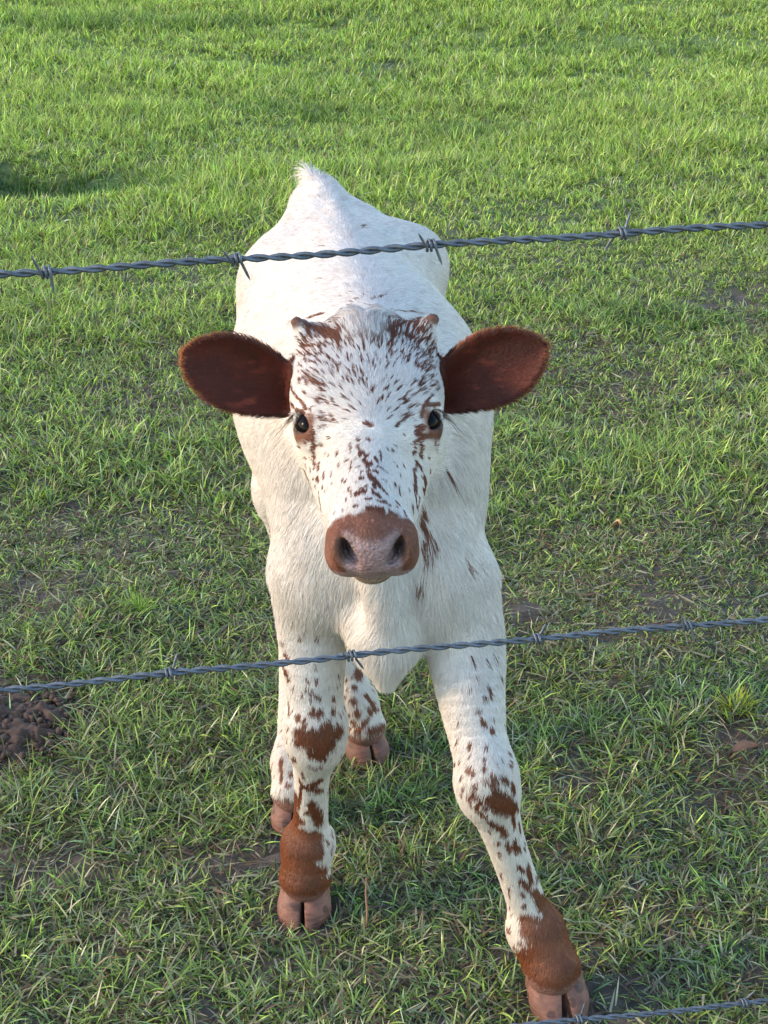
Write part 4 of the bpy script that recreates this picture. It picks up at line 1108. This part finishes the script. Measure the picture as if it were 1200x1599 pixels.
for wi, (z0, dz, bx, lab) in enumerate(WIRES):
    root = bpy.data.objects.new('barbed_wire', None); COL.objects.link(root)
    org = wire_path(np.array([0.0]), z0, dz)[0]; root.location = org
    prop(root, lab, 'barbed wire', 'barbed wires of the fence')
    rs = np.random.default_rng(100 + wi)
    X = np.arange(-2.2, 2.4, 0.0034)
    pth = wire_path(X, z0, dz) - org
    pth[:, 2] += 0.0012 * np.sin(X * 9 + wi) + 0.0006 * np.sin(X * 37 + wi)
    T = np.array([1, 0.17, dz]); T /= np.linalg.norm(T)
    A = np.cross([0, 0, 1.0], T); A /= np.linalg.norm(A); Bv = np.cross(T, A)
    ph = X / TWIST * 2 * math.pi + 0.5 * np.sin(X * 5.0 + wi) + wi
    for k in range(2):
        off = 0.00140 * (np.cos(ph + k * math.pi)[:, None] * A + np.sin(ph + k * math.pi)[:, None] * Bv)
        V, F = tube(pth + off, 0.00140, 8)
        mesh_obj('strand', V, F, M_WIRE, root)
    xs = list(bx)
    sp = 0.126
    x = xs[0] - sp
    while x > -1.2: xs.append(x); x -= sp
    x = max(bx) + sp
    while x < 1.3: xs.append(x); x += sp
    for x in xs:
        V, F = make_barb(rs, 1)
        b = mesh_obj('barb', V, F, M_WIRE, root)
        i = int(np.argmin(np.abs(X - x)))
        b.location = pth[i]
        from mathutils import Matrix
        b.rotation_euler = Matrix((T, A, Bv)).transposed().to_euler()

# ------------------------------------------------------------------ grass
BRIGHT = np.array([0.345, 0.415, 0.088]); MID = np.array([0.172, 0.245, 0.050]); BLUE = np.array([0.150, 0.208, 0.088])
YELL = np.array([0.280, 0.360, 0.070]); STRAW = np.array([0.400, 0.360, 0.230]); DEAD = np.array([0.120, 0.072, 0.042])
def blades(base, phi, length, width, lean, bend, col, seg, twist, root_shade=0.38):
    """ribbons that taper to a tip; seg bends along each"""
    n = len(base)
    D = np.stack([np.cos(phi), np.sin(phi)], 1)
    S = np.stack([-np.sin(phi) * np.cos(twist), np.cos(phi) * np.cos(twist), np.sin(twist)], 1)
    V = np.zeros((n, seg * 2 + 1, 3)); C = np.zeros((n, seg * 2 + 1, 3))
    p = base.copy()
    prof = {2: [1.0, 0.85], 3: [0.8, 1.0, 0.7]}[seg]
    for k in range(seg + 1):
        t = k / seg
        cc = col * (root_shade + (1 - root_shade) * min(1.0, t * 1.6 + 0.15))  # roots darkened in the colour, as shade in the gaps between blades
        if k < seg:
            hw = width * 0.5 * prof[k]
            V[:, 2 * k] = p - S * hw[:, None]; V[:, 2 * k + 1] = p + S * hw[:, None]
            C[:, 2 * k] = C[:, 2 * k + 1] = cc
            th = lean + bend * (t + 0.5 / seg)
            stp = length / seg
            p = p + np.stack([D[:, 0] * np.sin(th) * stp, D[:, 1] * np.sin(th) * stp, np.cos(th) * stp], 1)
        else:
            V[:, 2 * k] = p; C[:, 2 * k] = cc
    o = np.arange(n)[:, None] * (seg * 2 + 1)
    F = []
    for k in range(seg - 1):
        a = 2 * k
        F += [o + np.array([[a, a + 1, a + 3]]), o + np.array([[a, a + 3, a + 2]])]
    a = 2 * (seg - 1)
    F.append(o + np.array([[a, a + 1, a + 2]]))
    return V.reshape(-1, 3), np.concatenate(F), C.reshape(-1, 3)

def lush_shade_patch(x, y):
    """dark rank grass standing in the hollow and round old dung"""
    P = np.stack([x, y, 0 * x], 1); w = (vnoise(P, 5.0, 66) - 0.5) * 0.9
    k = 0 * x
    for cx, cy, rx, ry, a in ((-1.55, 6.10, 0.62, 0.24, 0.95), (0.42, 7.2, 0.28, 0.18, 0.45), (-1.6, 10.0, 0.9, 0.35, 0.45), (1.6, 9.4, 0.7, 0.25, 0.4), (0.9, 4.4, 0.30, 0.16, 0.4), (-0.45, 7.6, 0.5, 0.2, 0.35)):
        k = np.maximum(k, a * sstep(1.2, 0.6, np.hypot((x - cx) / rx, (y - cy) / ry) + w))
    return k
def pick_colour(n, x, y, R0, dry):
    P = np.stack([x, y, 0 * x], 1)
    g = vnoise(P, 1.1, 61); h = vnoise(P, 6.0, 62)
    far = sstep(2.2, 5.5, y)
    c = MID[None] * np.ones((n, 1))
    t = np.clip(0.30 + 0.55 * far + 0.5 * (g - 0.5) + R0.normal(0, 0.28, n), 0, 1)[:, None]
    c = c * (1 - t) + BRIGHT * t
    b = (R0.random(n) < (0.33 - 0.25 * far))[:, None]
    c = np.where(b, BLUE * R0.uniform(0.8, 1.5, (n, 1)), c)
    yl = (R0.random(n) < 0.05 + 0.10 * far + 0.10 * (h > 0.65))[:, None]
    c = np.where(yl, YELL * R0.uniform(0.7, 1.1, (n, 1)), c)
    q = R0.random(n)
    c = np.where((q < dry)[:, None], STRAW * R0.uniform(0.45, 1.1, (n, 1)), c)
    c = np.where((q > 1 - dry * 0.6)[:, None], DEAD * R0.uniform(0.6, 1.3, (n, 1)), c)
    lush_shade = lush_shade_patch(x, y)[:, None]
    c = c * (1 - lush_shade) + np.array([0.050, 0.115, 0.028]) * R0.uniform(0.6, 1.4, (n, 1)) * lush_shade  # dark green blades carry the shade of the hollow in their colour
    return c * np.exp(R0.normal(0.02, 0.36, (n, 1)))

def scatter(y0, y1, dens, R0, margin=0.55):
    n = int(dens * (y1 - y0) * 2 * (0.27 * (y0 + y1) / 2 + margin))
    y = R0.uniform(y0, y1, n * 2); x = R0.uniform(-1, 1, n * 2) * (0.27 * y1 + margin)
    ok = np.abs(x) < 0.27 * y + margin
    return x[ok][:n], y[ok][:n]

def clear_of_hooves(x, y):
    k = np.ones(len(x), bool)
    for hx, hy in HOOFS: k &= np.hypot(x - hx, y - hy + 0.008) > 0.043
    return k

def grass_zone(y0, y1, tufts, per, lmean, lsd, wmean, lean0, lean1, seg, seed, dry, margin=0.5):
    R0 = np.random.default_rng(seed)
    tx, ty = scatter(y0, y1, tufts, R0, margin)
    sl = soil(tx, ty)
    keep = R0.random(len(tx)) > sl * 0.80
    tx, ty = tx[keep], ty[keep]
    hgt = 0.45 + 1.1 * vnoise(np.stack([tx, ty * 1.6, 0 * tx], 1), 1.7, 71) + 0.25 * (vnoise(np.stack([tx, ty, 0 * tx], 1), 9.0, 72) - .5)
    hgt = hgt * (1 + 0.5 * lush_shade_patch(tx, ty))
    m = R0.poisson(per, len(tx)) + 1
    i = np.repeat(np.arange(len(tx)), m); n = len(i)
    sp = R0.uniform(0.004, 0.020, n)
    a = R0.uniform(0, 2 * math.pi, n)
    x = tx[i] + np.cos(a) * sp; y = ty[i] + np.sin(a) * sp
    ok = clear_of_hooves(x, y); i, a, x, y = i[ok], a[ok], x[ok], y[ok]; n = len(i)
    tphi = R0.uniform(0, 2 * math.pi, len(tx))[i]; tl = R0.uniform(0, 0.5, len(tx))[i]
    phi = a + R0.normal(0, 0.5, n)
    phi = np.where(R0.random(n) < 0.25, tphi + R0.normal(0, 0.3, n), phi)
    L = np.clip(R0.normal(lmean, lsd, n), lmean * 0.35, lmean * 2.4) * hgt[i]
    W = wmean * R0.uniform(0.6, 1.35, n)
    lean = np.radians(R0.uniform(lean0, lean1, n)) * (0.75 + 0.5 * tl)
    bend = np.radians(R0.uniform(5, 70, n))
    lean = np.minimum(lean, np.radians(86)); bend = np.minimum(bend, np.radians(112) - lean)
    base = np.stack([x, y, ground_z(x, y)], 1)
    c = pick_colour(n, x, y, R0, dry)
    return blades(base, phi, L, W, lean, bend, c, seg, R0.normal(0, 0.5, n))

def thatch(y0, y1, dens, seed):
    R0 = np.random.default_rng(seed)
    x, y = scatter(y0, y1, dens, R0)
    ok = clear_of_hooves(x, y); x, y = x[ok], y[ok]; n = len(x)
    L = R0.uniform(0.015, 0.06, n); W = R0.uniform(0.0015, 0.0042, n)
    base = np.stack([x, y, ground_z(x, y) + R0.uniform(0.001, 0.014, n)], 1)
    q = R0.random((n, 1))
    c = np.where(q < 0.45, STRAW * R0.uniform(0.35, 0.95, (n, 1)), DEAD * R0.uniform(0.6, 1.5, (n, 1)))
    return blades(base, R0.uniform(0, 6.28, n), L, W, np.radians(R0.uniform(76, 95, n)), np.radians(R0.uniform(-12, 22, n)), c, 2, R0.normal(0, 0.4, n), 0.9)

def stalks(seed):
    """sparse tall thin stems"""
    R0 = np.random.default_rng(seed)
    x, y = scatter(2.2, 9.0, 5.0, R0)
    n = len(x)
    base = np.stack([x, y, ground_z(x, y)], 1)
    c = np.where(R0.random((n, 1)) < 0.6, np.array([0.20, 0.22, 0.07]), STRAW) * R0.uniform(0.7, 1.2, (n, 1))
    return blades(base, R0.uniform(0, 6.28, n), R0.uniform(0.10, 0.26, n), R0.uniform(0.0014, 0.0022, n), np.radians(R0.uniform(4, 28, n)), np.radians(R0.uniform(0, 22, n)), c, 3, R0.normal(0, 1, n), 0.9)

def make_grass():
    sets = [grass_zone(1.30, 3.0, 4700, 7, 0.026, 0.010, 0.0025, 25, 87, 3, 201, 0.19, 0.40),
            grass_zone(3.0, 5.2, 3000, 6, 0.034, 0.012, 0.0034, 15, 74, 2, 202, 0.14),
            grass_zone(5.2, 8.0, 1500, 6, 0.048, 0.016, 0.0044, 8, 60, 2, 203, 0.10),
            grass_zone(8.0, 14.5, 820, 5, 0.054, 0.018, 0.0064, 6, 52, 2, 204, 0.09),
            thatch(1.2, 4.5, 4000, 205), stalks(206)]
    Vs, Fs, Cs, k = [], [], [], 0
    for V, F, C in sets:
        Vs.append(V); Fs.append(F + k); Cs.append(C); k += len(V)
    V, F, C = np.vstack(Vs), np.vstack(Fs), np.vstack(Cs)
    o = mesh_obj('grass', V, F, M_BLADE, smooth=False)
    vcol(o, 'col', np.clip(C, 0.003, 0.8))
    prop(o, 'short grazed pasture grass with straw and bare earth between', 'grass', kind='stuff')
    print('grass tris', len(F))

def make_outer_grass():
    """the pasture either side of the middle strip: one half-metre patch of turf, instanced"""
    R0 = np.random.default_rng(211)
    n = 1500
    x, y = R0.uniform(-0.29, 0.29, n), R0.uniform(-0.29, 0.29, n)
    base = np.stack([x, y, 0 * x - 0.002], 1)
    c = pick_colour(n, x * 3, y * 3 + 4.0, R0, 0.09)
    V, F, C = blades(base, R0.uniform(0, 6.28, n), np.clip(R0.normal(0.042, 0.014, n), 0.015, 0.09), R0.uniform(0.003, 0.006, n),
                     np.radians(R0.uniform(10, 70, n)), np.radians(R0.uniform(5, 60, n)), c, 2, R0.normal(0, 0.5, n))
    patch = mesh_obj('turf_patch', V, F, M_BLADE, smooth=False)
    vcol(patch, 'col', np.clip(C, 0.003, 0.8))
    COL.objects.unlink(patch)
    pts = []
    for yy in np.arange(0.9, 24.0, 0.44):
        for xx in np.arange(-11, 11, 0.44):
            lim = 0.27 * yy + (0.40 if yy < 3 else 0.5)
            if yy < 1.3 or yy > 14.5 or abs(xx) > lim + 0.12:
                if abs(xx) < 0.27 * yy + 3.2: pts.append((xx, yy))
    pts = np.array(pts)
    o = mesh_obj('grass', np.stack([pts[:, 0], pts[:, 1], ground_z(pts[:, 0], pts[:, 1])], 1), np.zeros((0, 3), np.int32))
    g = bpy.data.node_groups.new('turf', 'GeometryNodeTree')
    g.interface.new_socket('Geometry', in_out='INPUT', socket_type='NodeSocketGeometry')
    g.interface.new_socket('Geometry', in_out='OUTPUT', socket_type='NodeSocketGeometry')
    N, L = g.nodes, g.links
    gi, go = N.new('NodeGroupInput'), N.new('NodeGroupOutput')
    ip, oi, rv = N.new('GeometryNodeInstanceOnPoints'), N.new('GeometryNodeObjectInfo'), N.new('FunctionNodeRandomValue')
    rv.data_type = 'FLOAT_VECTOR'
    rv.inputs[0].default_value = (0, 0, 0); rv.inputs[1].default_value = (0, 0, 6.283)
    oi.inputs['Object'].default_value = patch
    L.new(gi.outputs[0], ip.inputs['Points']); L.new(oi.outputs['Geometry'], ip.inputs['Instance'])
    L.new(rv.outputs[0], ip.inputs['Rotation']); L.new(ip.outputs[0], go.inputs[0])
    md = o.modifiers.new('turf', 'NODES'); md.node_group = g
    prop(o, 'pasture grass either side of the grazed strip', 'grass', kind='stuff')
if DO_GRASS:
    make_grass(); make_outer_grass()

# ------------------------------------------------------------------ dirt mound and two bright weeds
def make_mound():
    R0 = np.random.default_rng(301)
    m = plain('dark_earth', (0.052, 0.030, 0.021), 0.95)
    nr, na = 40, 130
    V, F = [], []
    for i in range(nr):
        for j in range(na):
            r = i / (nr - 1); a = 2 * math.pi * j / na
            V.append([r * 0.155 * math.cos(a), r * 0.125 * math.sin(a), 0])
    V = np.array(V); rr = np.repeat(np.arange(nr) / (nr - 1), na)
    Pn = V + np.array([MOUND[0], MOUND[1], 0])
    V[:, 2] = 0.018 * (1 - rr ** 2) ** 1.3 + (vnoise(Pn, 40, 7) - .5) * 0.024 * (1 - rr ** 4) + (vnoise(Pn, 110, 8) - .5) * 0.014 * (1 - rr ** 4) - 0.012 * rr ** 4
    F = [[i * na + j, i * na + (j + 1) % na, (i + 1) * na + (j + 1) % na, (i + 1) * na + j] for i in range(nr - 1) for j in range(na)]
    F = [f[::-1] for f in F]
    o = mesh_obj('dirt_mound', V, F, m)
    o.location = (MOUND[0], MOUND[1], float(ground_z(np.array([MOUND[0]]), np.array([MOUND[1]]))[0]) + 0.004)
    prop(o, 'low mound of dark crumbly earth in the grass at the left edge', 'dirt mound')
    parts = []
    for k in range(800):
        a = R0.uniform(0, 6.28); r = R0.random() ** 0.6
        x, y = r * 0.165 * math.cos(a), r * 0.135 * math.sin(a)
        s = (0.0012 + 0.0050 * R0.random() ** 2.5) * (1.1 - 0.3 * r)
        c = R0.normal(0, 1, (8, 3)) * 0.42
        q = (np.array([[i, j, l] for i in (-1, 1) for j in (-1, 1) for l in (-1, 1)]) + c) * s
        ang = R0.uniform(0, 6.28); ca, sa = math.cos(ang), math.sin(ang)
        q = q @ np.array([[ca, -sa, 0], [sa, ca, 0], [0, 0, 1]])
        q[:, :2] *= R0.uniform(0.7, 1.3)
        z = 0.012 * max(0, 1 - r * r) ** 1.3
        q += np.array([x, y, z - s * 0.15])
        parts.append((q, np.array([[0, 1, 3, 2], [4, 6, 7, 5], [0, 4, 5, 1], [2, 3, 7, 6], [0, 2, 6, 4], [1, 5, 7, 3]])))
    V, F = join(parts)
    c = mesh_obj('clods', V, F, plain('clod_earth', (0.062, 0.036, 0.025), 0.95), o, smooth=False)
    prop(c, kind='stuff')
make_mound()

def make_weed(x, y, n, ln, col, wid, lab, seed, l0, l1):
    R0 = np.random.default_rng(seed)
    a = R0.uniform(0, 6.28, n); s = R0.uniform(0, 0.022, n)
    base = np.stack([np.cos(a) * s, np.sin(a) * s, 0 * a], 1)
    c = col[None] * R0.uniform(0.65, 1.3, (n, 1))
    V, F, C = blades(base, a + R0.normal(0, 0.4, n), ln * R0.uniform(0.5, 1.2, n), wid * R0.uniform(0.7, 1.3, n), np.radians(R0.uniform(l0, l1, n)), np.radians(R0.uniform(0, 40, n)), c, 3, R0.normal(0, .5, n), 0.8)
    o = mesh_obj('weed', V, F, M_BLADE, smooth=False)
    vcol(o, 'col', C)
    o.location = (x, y, float(ground_z(np.array([x]), np.array([y]))[0]))
    prop(o, lab, 'weed')
make_weed(0.612, 2.265, 110, 0.038, np.array([0.36, 0.36, 0.040]), 0.0028, 'yellow-green weed with upright sprigs above the bare earth at the right', 401, 5, 70)
make_weed(-0.475, 2.61, 130, 0.040, np.array([0.24, 0.34, 0.055]), 0.0022, 'small pale green feathery weed left of the calf above the middle wire', 402, 10, 75)

def ribbon_thing(name, pts, w, col, lab, cat, x, y):
    V, F = tube(np.array(pts), np.array(w), 6)
    o = mesh_obj(name, V, F, plain(name, col, 0.8))
    o.location = (x, y, float(ground_z(np.array([x]), np.array([y]))[0]))
    prop(o, lab, cat)
ribbon_thing('dry_stalk', [(0, 0, -0.004), (0.001, 0.002, 0.03), (-0.001, 0.003, 0.062), (0.000, 0.006, 0.088)], [0.0016, 0.0015, 0.0012, 0.0006], (0.26, 0.13, 0.07), 'thin upright reddish dry stalk beside the straight foreleg', 'stalk', -0.025, 1.715)
def dead_leaf(x, y, rz, ln, col, lab):
    R0 = np.random.default_rng(int(abs(x) * 1000)); n = 7
    t = np.linspace(0, 1, n); w = np.sin(np.clip(t * 0.94 + 0.03, 0, 1) * math.pi) ** 0.8 * ln * 0.24
    V = []
    for k in range(n):
        z = 0.012 + 0.014 * math.sin(t[k] * 2.4) + R0.normal(0, 0.001)
        for q in (-1, 0, 1):
            V.append([(t[k] - 0.5) * ln, q * w[k], z + abs(q) * 0.009])
    V = np.array(V)
    F = [[k * 3 + q, k * 3 + q + 1, k * 3 + q + 4, k * 3 + q + 3] for k in range(n - 1) for q in (0, 1)]
    c, s_ = math.cos(rz), math.sin(rz)
    V[:, :2] = V[:, :2] @ np.array([[c, s_], [-s_, c]])
    o = mesh_obj('dead_leaf', V, F, plain('dead_leaf', col, 0.85))
    o.location = (x, y, float(ground_z(np.array([x]), np.array([y]))[0]))
    prop(o, lab, 'leaf')
dead_leaf(0.50, 2.96, -0.5, 0.024, (0.36, 0.23, 0.12), 'small pale orange dead leaf lying in the turf right of the calf')
dead_leaf(0.60, 2.13, 0.15, 0.050, (0.105, 0.062, 0.042), 'curled brown dead leaf on bare earth below the yellow-green weed')
